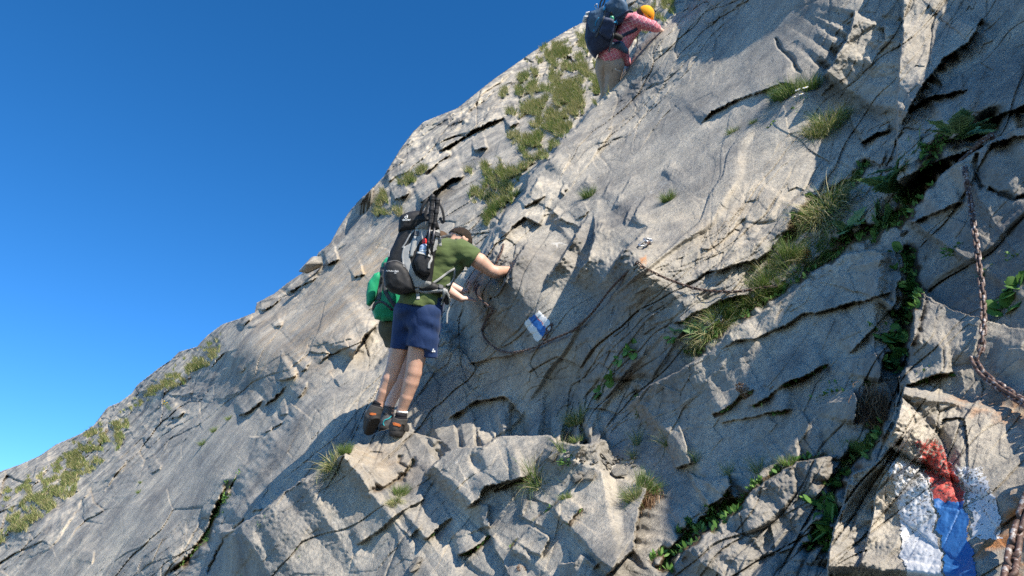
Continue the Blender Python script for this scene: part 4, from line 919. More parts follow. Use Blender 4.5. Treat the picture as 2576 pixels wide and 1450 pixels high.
hb, hbv = FG.blob('hip_belt', [cone((440, 568, -100), (520, 560, -105), 20, 24, 12), cone((520, 560, -105), (585, 580, -92), 24, 20, 12), cone((585, 580, -92), (600, 640, -60), 18, 14, 12)], 3.5, M_BLACK, pk, 1)
BH = bvh(hbv, shv, srv, pmv, ppv)
strap(FG, 'belt_webbing', [(430, 585), (500, 588), (570, 578), (605, 600)], 13, BH, M_GREY, pk, 4, 4)
patch(FG, 'buckle', [(550, 545), (575, 547), (575, 570), (552, 568)], BH, M_DGREY, pk, 8, 5, 2.5)
strap(FG, 'strap_tail', [(438, 568), (442, 590), (444, 628)], 20, BH, M_GREY, pk, 5, 3)
strap(FG, 'strap_tail', [(590, 575), (608, 620), (612, 665), (602, 700), (600, 755)], 9, BH, M_GREY, pk, 8, 3)
strap(FG, 'strap_tail', [(582, 570), (580, 610), (566, 655)], 13, BH, M_GREY, pk, 8, 3)
strap(FG, 'load_strap', [(520, 540), (560, 512), (600, 480), (640, 455)], 11, bvh(shv), M_GREY, pk, 4, 3)
strap(FG, 'load_strap', [(640, 455), (636, 500), (618, 535), (596, 548)], 10, bvh(shv), M_GREY, pk, 4, 3)
strap(FG, 'shoulder_strap', [(545, 315), (565, 285), (595, 268), (630, 268), (655, 290)], 15, bvh(shv), M_DGREY, pk, 5, 6)
strap(FG, 'carry_loop', [(452, 190, -190), (462, 150, -200), (480, 115, -200), (492, 105, -195), (500, 130, -190)], 14, BP, M_BLACK, pk)
text_on(FG, 'deuter', 381, 209, 17, BP, M_TXT, pk, 'lettering', -3, 4, 1.0, .01)
tv, tf_ = tubes([spline([(385, 199, 0), (377, 203, 0), (372, 197, 0), (375, 190, 0), (383, 191, 0), (385, 199, 0), (386, 186, 0), (380, 182, 0)], 4)], 1.7, 6)
for q_ in tv:
    r_ = project(BP, q_[0], q_[1], 0, 2); q_[2] += r_[0][2] if r_ is not None else -170
FG.mesh('emblem', tv, tf_, M_TXT, pk)
text_on(FG, 'FUTURA PRO', 311, 484, 11, BP, M_TXT, pk, 'lettering', 3, 4, 1.0, .01)
text_on(FG, '34', 327, 494, 10, BP, M_TXT, pk, 'lettering', 3, 4, 1.1, .01)
# poles held on the pack
for (x0, y0, x1, y1, lab, bx) in ((516, 92, 490, 400, 'left one of the two black trekking poles strapped upright to the black pack', 0), (542, 108, 512, 395, 'right one of the two black trekking poles strapped upright to the black pack', 1)):
    po = FG.root('trekking_pole', lab, 'trekking pole', 'trekking poles on the black backpack', (x1, y1, -205))
    z_ = -205 + bx * 12
    t_ = lambda f_: (x0 + (x1 - x0) * f_, y0 + (y1 - y0) * f_, z_)
    FG.blob('grip', [cone(t_(.0), t_(.04), 15, 14, 6), cone(t_(.05), t_(.22), 11, 12.5, 8), cone(t_(.22), t_(.44), 12, 10, 8), cone(t_(.44), t_(.5), 11, 8, 6)], 2.4, M_BLACK, po, 1, wrinkle=lambda P_: .35 * np.sin(P_[:, 1] / 2.2))
    v_, f_ = tubes([[t_(.5), t_(.75), t_(1.0)]], [[7, 6.5, 6]], 10); FG.mesh('shaft', v_, f_, simple_mat('pole_metal', (.05, .05, .055), .35, 0, spec=.5, metal=.6), po)
    FG.blob('basket', [cone(t_(.78), t_(.80), 9, 9, 2)], 2.0, M_BLACK, po, 0)
    sx = 1 if bx else -1
    strap(FG, 'wrist_strap', [(x0 + sx * 6, y0 + 12, z_), (x0 + sx * 24, y0 + 45, z_ - 10), (x0 + sx * 38 + (0 if sx < 0 else -4), y0 + 100, z_ - 10), (x0 + sx * 26, y0 + 118, z_ - 6), (x0 + sx * 14, y0 + 90, z_)], 13, BP, M_BLACK, po, 3, 3)
# bottle in the side pocket
M_PET = simple_mat('clear_plastic', (.35, .42, .55), .12, 0, spec=.6, var=.3, vscale=30)
bo = FG.root('water_bottle', 'small clear plastic water bottle with a red cap in the black pack side pocket', 'bottle', None, (470, 425, -165))
FG.blob('bottle_body', [cone((470, 420, -168), (474, 362, -170), 25, 25, 6), cone((474, 356, -170), (476, 336, -170), 20, 11, 8)], 2.4, M_PET, bo, 1, wrinkle=lambda P_: 1.2 * np.sin(P_[:, 1] / 3.5))
FG.blob('label', [cone((472, 385, -169), (473, 372, -170), 26.2, 26.2, 1, cuts=(((0, -1, 0), (470, 370, 0)), ((0, 1, 0), (470, 382, 0))))], 2.4, M_TXT, bo, 0)
FG.blob('cap', [cone((476, 330, -170), (477, 318, -170), 13, 11, 3)], 1.8, M_RED, bo, 0)
# ---------------------------------------------------------------- second hiker, mostly hidden behind the first
F2_ = Fig(1350, 750, 1.381, 300, 900, d_man + .45)
h2 = F2_.root('person', 'hiker almost hidden behind the man in navy shorts, one pale leg showing', 'person', None, (270, 1330, 0))
p2_ = [ell((330, 780, 0), (100, 95, 90), 30), cone((345, 790, -10), (370, 960, -15), 76, 48, 25), cone((370, 960, -15), (350, 1050, -12), 46, 44, 5), cone((350, 1050, -12), (295, 1190, -5), 44, 26, 5), cone((295, 1190, -5), (285, 1270, 0), 26, 26, 5), cone((285, 1290, 0), (290, 1318, 70), 24, 20, 5),
   cone((330, 790, 50), (345, 960, 80), 74, 46, 25), cone((345, 960, 80), (300, 1060, 110), 44, 42, 5), cone((300, 1060, 110), (255, 1190, 120), 42, 25, 5), cone((255, 1190, 120), (250, 1290, 120), 25, 24, 5),
   cone((350, 720, 0), (430, 560, 10), 82, 78, 40), cone((430, 560, 10), (500, 440, 20), 80, 96, 40), cone((510, 400, 20), (545, 340, 25), 40, 36, 5), ell((562, 305, 30), (52, 62, 56), 14), cone((602, 318, 30), (610, 322, 34), 8, 9, 6), ell((565, 335, 40), (36, 34, 40), 16), ell((560, 310, -26), (9, 15, 7), 4),
   cone((520, 440, -50), (560, 560, -85), 40, 33, 5), cone((560, 560, -85), (590, 575, -85), 33, 31, 5), cone((590, 575, -85), (668, 622, -80), 30, 19, 5), cone((520, 440, 110), (600, 520, 150), 40, 32, 5), cone((600, 520, 150), (700, 560, 170), 30, 19, 5)]
p2_ += hand_prims((664, 620, -80), (.93, -.02, .05), (-.15, .9, .35), 100, .22, 5.2, 1, .35) + hand_prims((700, 560, 170), (.9, -.1, .3), (0, .8, .5), 96, .3, 5.2, 1)
F2_.blob('body', p2_, 3.4, M_PALE, h2, 1)
F2_.blob('hair', [ell((556, 296, 30), (58, 64, 62), 10, cuts=(((1, .35, 0), (590, 310, 30)),)), cone((520, 340, 30), (500, 400, 20), 18, 12, 12)], 3.4, simple_mat('brown_hair', (.07, .04, .02), .7, .8, 400, .005, .4), h2, 1)
F2_.blob('shirt', [cone((360, 710, 0), (430, 560, 10), 92, 86, 40), cone((430, 560, 10), (500, 440, 20), 88, 104, 40), cone((520, 440, -50), (550, 530, -78), 48, 42, 20), cone((520, 440, 110), (580, 500, 140), 48, 42, 20)], 4.5, M_GSOCK, h2, 1, wrinkle=fold_noise(9, 60, 3))
F2_.blob('shorts', [ell((322, 775, 0), (96, 98, 96), 30), cone((345, 790, -10), (362, 890, -14), 84, 74, 20, cuts=(((-.1, 1, 0), (340, 888, 0)),)), cone((320, 790, 50), (335, 880, 70), 82, 70, 20, cuts=(((0, 1, 0), (335, 885, 0)),))], 4, M_OLIVE, h2, 2, wrinkle=fold_noise(10, 60, 3), cuts=(((0, -1, 0), (300, 700, 0)),))
b3, B3_ = boot(F2_, h2, (296, 1192, -5), (282, 1248, -2), (272, 1292, 0), (285, 1318, 70), (M_DGREY, M_TEAL), .86, None, M_GSOCK)
strap(F2_, 'teal_trim', [(304, 1248), (288, 1262), (268, 1270), (262, 1290), (276, 1306)], 5, B3_, M_TEAL, b3, 3, 3)
strap(F2_, 'lace', [(258, 1236), (276, 1240), (286, 1236)], 3.5, B3_, M_SOLE, b3, 3, 3)
boot(F2_, h2, (255, 1200, 120), (250, 1248, 120), (246, 1290, 122), (262, 1314, 190), (M_DGREY, M_TEAL), .84, None, M_GSOCK)
text_on(F2_, 'HIKE', 288, 1200, 13, bvh(sdf_mesh([cone((296, 1192, -5), (282, 1248, -2), 28, 29, 5)], 4)), M_DGREY, h2, 'lettering', 10, 3)
k2 = F2_.root('backpack', 'bright green backpack with grey straps, half hidden behind the black backpack', 'backpack', None, (270, 745, -60))
gm, gmv = F2_.blob('main_compartment', [polyp([(240, 440), (262, 410), (330, 400), (400, 430), (400, 600), (370, 720), (330, 745), (250, 748), (210, 735), (195, 690), (205, 640), (228, 560), (232, 490)], -60, 95, 40, 8, bulge=16)], 4, M_GREEN, k2, 2, wrinkle=lambda P_: 5 * fbm((P_ / np.array([1, 1.6, 1])).astype(np.float32), 50, 3, None, seed=22))
gp, gpv = F2_.blob('side_pocket', [polyp([(200, 498), (228, 488), (238, 520), (228, 580), (205, 640), (180, 668), (166, 660), (161, 610), (170, 545)], -80, 60, 26, 8)], 3.5, M_GREEN, k2, 2, wrinkle=lambda P_: 4 * fbm((P_ / np.array([1, 2, 1])).astype(np.float32), 40, 3, None, seed=23))
BG = bvh(gmv, gpv)
strap(F2_, 'grey_side_panel', [(248, 478), (242, 530), (232, 590), (226, 640)], 24, BG, M_DGREY, k2, 5, 5)
strap(F2_, 'webbing', [(262, 440), (262, 500), (258, 560), (270, 610), (320, 680)], 20, BG, M_DGREY, k2, 4, 4)
strap(F2_, 'webbing', [(196, 690), (215, 655), (250, 650), (300, 690)], 12, BG, M_DGREY, k2, 4, 4)
patch(F2_, 'buckle', [(232, 515), (250, 517), (248, 548), (230, 546)], BG, M_BLACK, k2, 9, 5, 2.5)
patch(F2_, 'grey_panel', [(236, 462), (275, 458), (272, 488), (234, 490)], BG, M_DGREY, k2, 3, 3, 3)
strap(F2_, 'cord', [(262, 520), (290, 560), (270, 590), (300, 585), (315, 600)], 4, BG, M_BLACK, k2, 4, 3)
# ---------------------------------------------------------------- the woman above (crop units: 3.223 px per source px)
FW = Fig(2150, 0, 3.223, 1000, 600, 9.75)
wo_ = FW.root('person', 'hiker in pink checked shirt, grey-brown trousers and orange cap climbing on the upper ridge', 'person', None, (940, 1250, 60))
wb = [ell((945, 780, 0), (150, 130, 125), 30), cone((1000, 830, -30), (985, 1110, -20), 108, 66, 30), cone((880, 840, 45), (925, 1130, 60), 100, 62, 30), cone((985, 1110, -20), (930, 1480, 40), 62, 34, 30), cone((925, 1130, 60), (850, 1480, 80), 60, 34, 30),
  cone((945, 1480, 40), (960, 1530, 150), 34, 28, 14), cone((850, 1480, 80), (860, 1530, 190), 34, 28, 14),
  cone((965, 720, 0), (1060, 540, 10), 112, 105, 40), cone((1060, 540, 10), (1165, 360, 20), 105, 122, 40), cone((1190, 320, 20), (1262, 262, 25), 60, 50, 30),
  ell((1330, 262, 30), (84, 96, 78), 16), ell((1322, 330, 30), (52, 62, 54), 24), cone((1338, 385, 30), (1322, 402, 30), 26, 20, 14), cone((1392, 320, 30), (1402, 335, 30), 11, 12, 8), ell((1322, 240, -44), (15, 25, 10), 5),
  ell((1392, 285, 2), (12, 9, 12), 6), ell((1392, 285, 56), (12, 9, 12), 6), ell((1376, 372, 30), (12, 9, 24), 8),
  cone((1215, 310, -70), (1420, 372, -60), 58, 48, 24), cone((1420, 372, -60), (1530, 420, 60), 44, 28, 20), cone((1170, 350, 120), (1220, 420, 230), 54, 44, 24), cone((1220, 420, 230), (1300, 400, 360), 40, 27, 20)]
wb += hand_prims((1530, 420, 60), (.7, .1, .7), (.1, .9, .3), 150, .3, 8, 1) + hand_prims((1300, 400, 360), (.5, -.1, .8), (.1, .9, .3), 150, .3, 8, -1)
FW.blob('body', wb, 5.5, M_PALE, wo_, 1)
def plaid():
    m, nt, b = new_mat('pink_checked_cloth'); tc = nt.nodes.new('ShaderNodeTexCoord'); mp = nt.nodes.new('ShaderNodeMapping'); mp.inputs['Rotation'].default_value = (0, 0, R(-30)); nt.links.new(tc.outputs['Object'], mp.inputs[0])
    sp_ = nt.nodes.new('ShaderNodeSeparateXYZ'); nt.links.new(mp.outputs[0], sp_.inputs[0]); c = (.50, .115, .165)
    base = mix(nt, tex(nt, 9, 4, .6, tc.outputs['Object']).outputs[0], (.54, .14, .20), (.66, .21, .27))
    def line(o_, per, wd, ph=0.0):
        f = math_(nt, 'FRACT', math_(nt, 'ADD', math_(nt, 'MULTIPLY', o_, 1 / per), ph)); return math_(nt, 'LESS_THAN', f, wd)
    y2 = math_(nt, 'ADD', sp_.outputs[1], math_(nt, 'MULTIPLY', sp_.outputs[2], .6)); x2 = math_(nt, 'ADD', sp_.outputs[0], math_(nt, 'MULTIPLY', sp_.outputs[2], -.6))
    base = mix(nt, math_(nt, 'MULTIPLY', line(x2, .050, .45, .3), .35), base, (.30, .04, .08)); base = mix(nt, math_(nt, 'MULTIPLY', line(y2, .050, .45, .3), .35), base, (.30, .04, .08))
    base = mix(nt, math_(nt, 'MULTIPLY', line(x2, .050, .13), .75), base, (.75, .52, .52)); base = mix(nt, math_(nt, 'MULTIPLY', line(y2, .050, .13), .75), base, (.75, .52, .52))
    nt.links.new(base, b.inputs['Base Color']); b.inputs['Roughness'].default_value = .9; return m
M_PLAID = plaid(); M_TAUPE = simple_mat('taupe_trousers_cloth', (.36, .285, .235), .9, .2, 500, .001, .06, .15, vscale=6)
M_WNAVY = simple_mat('dark_navy_nylon', (.018, .032, .075), .6, .4, 420, .0015, .3, .4); M_WBLUE = simple_mat('slate_blue_nylon', (.05, .10, .17), .6, .4, 420, .0015, .2, .4); M_CYAN = simple_mat('cyan_trim', (.02, .28, .55), .6, 0, 100, .001, .1, .3)
M_CAP = simple_mat('orange_cap_cloth', (.85, .36, .02), .85, .2, 500, .001, .05, .2)
tr, trv = FW.blob('trousers', [ell((945, 785, 0), (166, 140, 138), 34), cone((1005, 830, -32), (985, 1110, -20), 116, 74, 34), cone((872, 840, 45), (925, 1130, 60), 104, 70, 24), cone((985, 1110, -20), (935, 1440, 38), 72, 46, 30), cone((925, 1130, 60), (852, 1440, 80), 70, 46, 30)], 5.5, M_TAUPE, wo_, 2,
   wrinkle=lambda P_: 5 * fbm((P_ / np.array([.8, 1.5, 1])).astype(np.float32), 90, 3, None, seed=31) + 5 * np.exp(-((P_[:, 0] - 885) / 14) ** 2) * sstep(700, 780, P_[:, 1]) * (P_[:, 2] < 0), cuts=(((0, -1, 0), (0, 660, 0)),))
BT = bvh(trv)
text_on(FW, 'VAUDE', 1055, 873, 20, BT, M_TXT, tr, 'lettering', 14, 4, 1.0, .02)
v_, f_ = tubes([[(1008, 862, 0), (1018, 848, 0), (1030, 866, 0)], [(1012, 862, 0), (1022, 856, 0)]], 3, 6)
for q_ in v_: r_ = project(BT, q_[0], q_[1], 0, 2); q_[2] += r_[0][2] if r_ is not None else -100
FW.mesh('emblem', v_, f_, M_TXT, tr)
strap(FW, 'pocket_zip', [(985, 858), (978, 880), (982, 895)], 5, BT, M_DGREY, tr, 3, 3)
ws, wsv = FW.blob('checked_shirt', [cone((950, 700, 0), (1060, 540, 10), 150, 122, 50), cone((1060, 540, 10), (1168, 365, 20), 122, 138, 50), cone((1190, 320, 20), (1240, 275, 25), 78, 64, 30), cone((1215, 312, -70), (1425, 375, -60), 74, 62, 30, cuts=(((1, .1, .2), (1458, 380, -60)),)),
   cone((1425, 375, -60), (1480, 398, 0), 60, 48, 16), cone((1170, 355, 120), (1218, 420, 225), 72, 60, 30), cone((1100, 640, -10), (1155, 790, 30), 60, 42, 30, cuts=(((0, 1, 0), (0, 835, 0)),)), cone((1020, 640, 40), (1145, 760, 60), 80, 46, 30)], 5.5, M_PLAID, wo_, 2,
   wrinkle=lambda P_: 7 * fbm((P_ / np.array([1, .7, 1])).astype(np.float32), 90, 3, None, seed=33), cuts=(((-.25, 1, 0), (960, 745, 0)),) if False else ())
cp, cpv = FW.blob('cap', [ell((1338, 245, 30), (104, 104, 92), 10, rot=None, cuts=(((-.72, .69, 0), (1322, 245, 30)),)), cone((1415, 300, 30), (1425, 312, 30), 26, 12, 20, cuts=())], 5, M_CAP, wo_, 2)
FW.blob('hair', [ell((1308, 245, 30), (80, 92, 80), 10, cuts=(((.5, .86, 0), (1310, 262, 30)),)), cone((1262, 190, 30), (1240, 230, 30), 20, 14, 12)], 5, simple_mat('dark_blond_hair', (.12, .07, .035), .7, .8, 400, .006, .4), wo_, 1, wrinkle=fold_noise(6, 18, 4))
v_, f_ = tubes([[(1330, 232, -48), (1372, 262, -56), (1400, 282, -40)]], 5, 8); gl = FW.mesh('sunglasses', v_, f_, M_SOLE, wo_)
FW.blob('lens', [ell((1398, 290, 2), (14, 22, 26), 4), ell((1398, 290, 58), (14, 22, 26), 4)], 4, M_SOLE, gl, 1)
def shoe(c_, t_): FW.blob('boot', [cone(c_, np.array(c_) + (0, 40, 10), 44, 50, 20), cone(np.array(c_) + (0, 50, 10), t_, 48, 40, 20)], 6, M_BOOT, wo_, 1)
shoe((935, 1450, 40), (960, 1510, 150)); shoe((852, 1450, 80), (870, 1510, 190))
wp = FW.root('backpack', 'dark navy blue backpack with cyan trim worn by the hiker in the pink shirt', 'backpack', None, (860, 700, -80))
wn_ = lambda P_: 9 * fbm((P_ / np.array([1, 1.4, 1])).astype(np.float32), 100, 3, None, seed=41)
a_, av = FW.blob('main_compartment', [polyp([(690, 215), (760, 195), (850, 150), (960, 190), (1100, 240), (1080, 330), (1000, 380), (985, 470), (960, 590), (880, 640), (800, 680), (770, 745), (700, 660), (665, 600), (640, 500), (650, 380), (660, 290)], -70, 150, 60, 14, bulge=26)], 6, M_WNAVY, wp, 2, wrinkle=wn_)
b_, bv2 = FW.blob('lid', [polyp([(860, 130), (930, 80), (980, 48), (1060, 70), (1110, 130), (1140, 215), (1100, 280), (1040, 320), (960, 300), (900, 260), (860, 190)], -75, 150, 60, 14, bulge=20)], 6, M_WBLUE, wp, 2, wrinkle=wn_)
c_, cv2 = FW.blob('side_pocket', [polyp([(845, 285), (880, 278), (965, 300), (990, 340), (975, 440), (955, 525), (900, 515), (820, 470), (805, 440)], -215, 55, 35, 10)], 5, M_WNAVY, wp, 2, wrinkle=lambda P_: 4 * fbm(P_.astype(np.float32), 60, 3, None, seed=43))
d_, dv2 = FW.blob('hip_fin', [cone((960, 590, -110), (1060, 590, -120), 34, 46, 20), cone((1060, 590, -120), (1125, 645, -100), 46, 34, 20), cone((1125, 645, -100), (1150, 680, -80), 26, 10, 12)], 5, M_WBLUE, wp, 2)
BW = bvh(av, bv2, cv2, dv2)
patch(FW, 'slate_panel', [(690, 225), (790, 190), (850, 150), (850, 280), (800, 400), (760, 460), (700, 430), (670, 330)], BW, M_WBLUE, wp, 3, 4, 5)
strap(FW, 'cyan_trim', [(865, 165), (850, 205)], 20, BW, M_CYAN, wp, 5, 4); strap(FW, 'cyan_trim', [(800, 285), (765, 330), (760, 375)], 8, BW, M_CYAN, wp, 8, 4); strap(FW, 'cyan_trim', [(745, 415), (748, 435)], 10, BW, M_CYAN, wp, 5, 4)
strap(FW, 'cyan_trim', [(975, 345), (1000, 320), (1010, 350)], 12, BW, M_CYAN, wp, 8, 4); strap(FW, 'cyan_trim', [(1070, 70), (1100, 110)], 10, BW, M_CYAN, wp, 5, 4)
strap(FW, 'webbing', [(872, 205), (850, 300), (815, 385)], 20, BW, M_DGREY, wp, 8, 4); strap(FW, 'webbing', [(815, 385), (795, 450), (770, 500)], 20, BW, M_DGREY, wp, 6, 4); strap(FW, 'webbing', [(985, 390), (965, 520), (930, 665)], 22, bvh(av, cv2, dv2, trv, wsv), M_DGREY, wp, 8, 5)
strap(FW, 'haul_loop', [(800, 175, -120), (812, 110, -130), (845, 75, -130), (855, 100, -130), (820, 180, -120)], 20, BW, M_DGREY, wp)
strap(FW, 'hip_strap', [(1075, 490), (1140, 455), (1200, 430), (1250, 400)], 34, bvh(wsv), M_WNAVY, wp, 6, 6); strap(FW, 'shoulder_strap', [(1000, 300), (1060, 262), (1130, 215), (1190, 225)], 26, bvh(wsv, bv2), M_WNAVY, wp, 6, 6)
strap(FW, 'strap_tail', [(1250, 440, 0), (1262, 520, 0), (1258, 590, 0), (1270, 620, 0)], 9, BW, M_BLACK, wp)
FW.blob('belt_pouch', [cone((1000, 485, -205), (1050, 505, -205), 34, 36, 8)], 5, M_SOLE, wp, 1)
kb = FW.root('water_bottle', 'green-topped bottle in the side pocket of the navy blue backpack', 'bottle', None, (950, 320, -215))
FW.blob('bottle_body', [cone((945, 400, -215), (948, 290, -215), 30, 28, 8)], 4.5, simple_mat('green_plastic', (.08, .38, .22), .3, 0, spec=.5), kb, 1); FW.blob('cap', [cone((945, 272, -215), (940, 235, -215), 18, 15, 5)], 4, M_SOLE, kb, 1)
so_ = FW.root('soft_toy', 'small fluffy white pompoms dangling behind the navy blue backpack', 'toy', None, (640, 290, 0))
FW.blob('fluff', [cone((650, 235, 0), (652, 245, 0), 20, 20, 6), ell((640, 280, 0), (34, 34, 34), 6), ell((625, 310, 0), (28, 24, 28), 6), ell((672, 220, 0), (18, 14, 18), 6)], 4.5, simple_mat('white_fluff', (.7, .68, .66), .95, .8, 200, .01), so_, 0, wrinkle=fold_noise(7, 20, 6))
ka = FW.root('carabiner', 'silver carabiner clipped on top of the navy blue backpack', 'carabiner', None, (760, 165, -150))
v_, f_ = tubes([spline([(745, 150, -190), (760, 136, -190), (775, 150, -190), (778, 175, -190), (765, 188, -190), (748, 175, -190), (745, 150, -190)], 5)], 4.5, 8)
FW.mesh('ring', v_, f_, simple_mat('brushed_steel', (.6, .62, .64), .3, 0, metal=.9, spec=.5), ka)
# ================================================================ CHAINS
def rust_mat(name, a=(.085, .046, .034), c=(.34, .32, .31)):
    m, nt, b = new_mat(name); tc = nt.nodes.new('ShaderNodeTexCoord'); oi = nt.nodes.new('ShaderNodeObjectInfo')
    va = nt.nodes.new('ShaderNodeVectorMath'); va.operation = 'ADD'; nt.links.new(tc.outputs['Object'], va.inputs[0]); nt.links.new(oi.outputs['Location'], va.inputs[1])
    n = tex(nt, 60, 6, .7, va.outputs[0]); r = ramp(nt, n.outputs[0], [(.38, tuple(x * .45 for x in a)), (.49, a), (.55, tuple(x * 1.5 for x in a)), (.60, c)])
    nt.links.new(r.outputs[0], b.inputs['Base Color']); nt.links.new(math_(nt, 'MULTIPLY', math_(nt, 'GREATER_THAN', n.outputs[0], .62), .7), b.inputs['Metallic']); b.inputs['Roughness'].default_value = .62
    nt.links.new(bump(nt, tex(nt, 300, 5, .7, va.outputs[0]).outputs[0], .7, .0012), b.inputs['Normal']); return m
M_RUST = rust_mat('rusty_steel'); M_DRUST = rust_mat('dark_rusty_steel', (.075, .038, .025), (.18, .16, .15)); M_STEEL = simple_mat('galvanised_steel', (.50, .51, .52), .38, .2, 200, .0006, .2, .5, .85)
def link_mesh(pitch, rr, name):
    a = pitch * .5 - 0.0; w_ = rr * 1.75; pts = []
    for k_ in range(8): t = -math.pi/2 + math.pi * k_ / 7; pts.append((a - w_ + rr + w_ * math.cos(t) * 1.0, w_ * math.sin(t), 0))
    for k_ in range(8): t = math.pi/2 + math.pi * k_ / 7; pts.append((-a + w_ - rr + w_ * math.cos(t), w_ * math.sin(t), 0))
    pts.append(pts[0]); V_, F_ = tubes([pts], rr, 8)
    me = bpy.data.meshes.new(name); me.from_pydata(V_.tolist(), [], F_.tolist()); me.polygons.foreach_set('use_smooth', [True] * len(me.polygons)); me.update(); return me
def chain(label, pts, pitch, rr, mat, twist0=.4, seed=1, group=None, jit_=.25):
    """pts: world points of the hanging line"""
    c = spline(pts, 14); L = np.concatenate([[0], np.cumsum(np.linalg.norm(np.diff(c, axis=0), axis=1))]); n = int(L[-1] / pitch); rnd = random.Random(seed)
    root = empty('chain', label, 'chain', group, tuple(c[-1])); me = link_mesh(pitch + 2.0 * rr, rr, 'link'); me.materials.append(mat)
    for i in range(n):
        s0, s1 = i * pitch, (i + 1) * pitch; a = np.array([np.interp(s0, L, c[:, q]) for q in range(3)]); b = np.array([np.interp(s1, L, c[:, q]) for q in range(3)])
        x = (b - a) / np.linalg.norm(b - a); up_ = -ray(1288, 725); y = np.cross(up_, x); y /= np.linalg.norm(y); ang = twist0 + (math.pi / 2 if i % 2 else 0) + rnd.uniform(-jit_, jit_)
        z = np.cross(x, y); y2 = y * math.cos(ang) + z * math.sin(ang); z2 = np.cross(x, y2); m_ = (a + b) / 2
        o = bpy.data.objects.new('link', me); COL.objects.link(o); o.parent = root
        o.matrix_local = Matrix.Translation(Vector(m_ - c[-1])) @ Matrix((x, y2, z2)).transposed().to_4x4()
    return root, c
cR = lambda *p: crop(3300, 500, 2.417, p)
def onface(u, v, lift): return surf(u, v) + surfn(u, v, 10) * lift
def air(u, v, d): return at(u, v, d)
# right-hand chain hanging from the first bolt
top = cR((1375, 290))[0]; dt = surfd(*top) - .05
low = crop(2700, 1300, 1.4427, [(1735, 190)])[0]; end_ = crop(2700, 1300, 1.4427, [(1900, 390)])[0]
ps_ = [(cR((1375, 290))[0], 0), (cR((1355, 440))[0], .03), (cR((1385, 620))[0], .05), (cR((1410, 760))[0], .06), (cR((1435, 950))[0], .06), (cR((1470, 1180))[0], .06), (crop(2500, 600, 1.318, [(1865, 600)])[0], .05), (crop(2500, 600, 1.318, [(1885, 760)])[0], .04), (crop(2500, 600, 1.318, [(1890, 930)])[0], .04), (crop(2500, 600, 1.318, [(1875, 1060)])[0], .03), (crop(2500, 600, 1.318, [(1850, 1120)])[0], .03)]
def lineup(ps_, lift_min=.02, sm=3):
    d = np.array([surfd(*p) - l for p, l in ps_]); 
    for _ in range(sm): d[1:-1] = np.minimum(d[1:-1], .5 * d[1:-1] + .25 * (d[:-2] + d[2:]))
    return [air(p[0], p[1], q) for (p, l), q in zip(ps_, d)]
chain('thick rusty steel chain hanging straight down the right side of the rock face', lineup(ps_), .0300, .0037, M_RUST, .5, 3)
ps2 = [(crop(2500, 600, 1.318, [q_])[0], .03) for q_ in ((1840, 1105), (1870, 1160), (1925, 1215), (1985, 1255), (2050, 1300), (2130, 1350))] + [((2620, 1060), .04), ((2680, 1110), .04)]
chain('rusty chain running out of the right edge below the hanging chain', lineup(ps2), .0300, .0048, M_RUST, .4, 4)
ps3 = [((2600, 1180), .05), ((2592, 1250), .05), ((2574, 1300), .05), ((2556, 1350), .05), ((2548, 1400), .05), ((2538, 1450), .05), ((2530, 1510), .05)]
chain('rusty chain in the bottom right corner beside the big painted mark', lineup(ps3), .0330, .0052, M_RUST, .2, 5)
# long run from the grass to the middle bolt, then sagging to the small painted mark and on to the left
c1 = [cA(q_)[0] for q_ in ((1250, 300), (1110, 318), (940, 345), (760, 345), (600, 325), (480, 290), (360, 245), (250, 195), (150, 140), (112, 105))]
ln1, _ = chain('rusty chain from the grassy gully up to the middle bolt', lineup([(p, .03) for p in c1]), .0265, .0031, M_DRUST, .5, 6)
c2 = [cA((108, 100))[0], (1560, 702), (1530, 735), (1500, 775), (1470, 808), (1440, 832), (1400, 850), (1380, 858)]
chain('dark rusty chain sagging from the middle bolt to the small painted mark', lineup([(p, .04) for p in c2]), .0265, .0031, M_DRUST, .5, 7)
c3 = [(1380, 858), (1340, 876), (1300, 886), (1262, 884), (1235, 868), (1218, 848), (1212, 830)]
chain('brown chain curving left from the small painted mark to the rusty stain', lineup([(p, .05) for p in c3]), .0265, .0036, M_RUST, .5, 8)
c4 = [(1212, 830), (1225, 800), (1240, 780), (1228, 770), (1210, 755), (1197, 735), (1204, 716), (1196, 725)]
chain('brown chain dropping through the hollow beside the pointing hand', lineup([(p, .05) for p in c4]), .0265, .0036, M_RUST, .5, 9)
c5 = [(1266, 615), (1262, 632), (1254, 650), (1247, 668), (1242, 680)]
chain('short dark chain hanging in the shaded cleft above the outstretched arm', lineup([(p, .05) for p in c5]), .028, .004, M_DRUST, .5, 10)
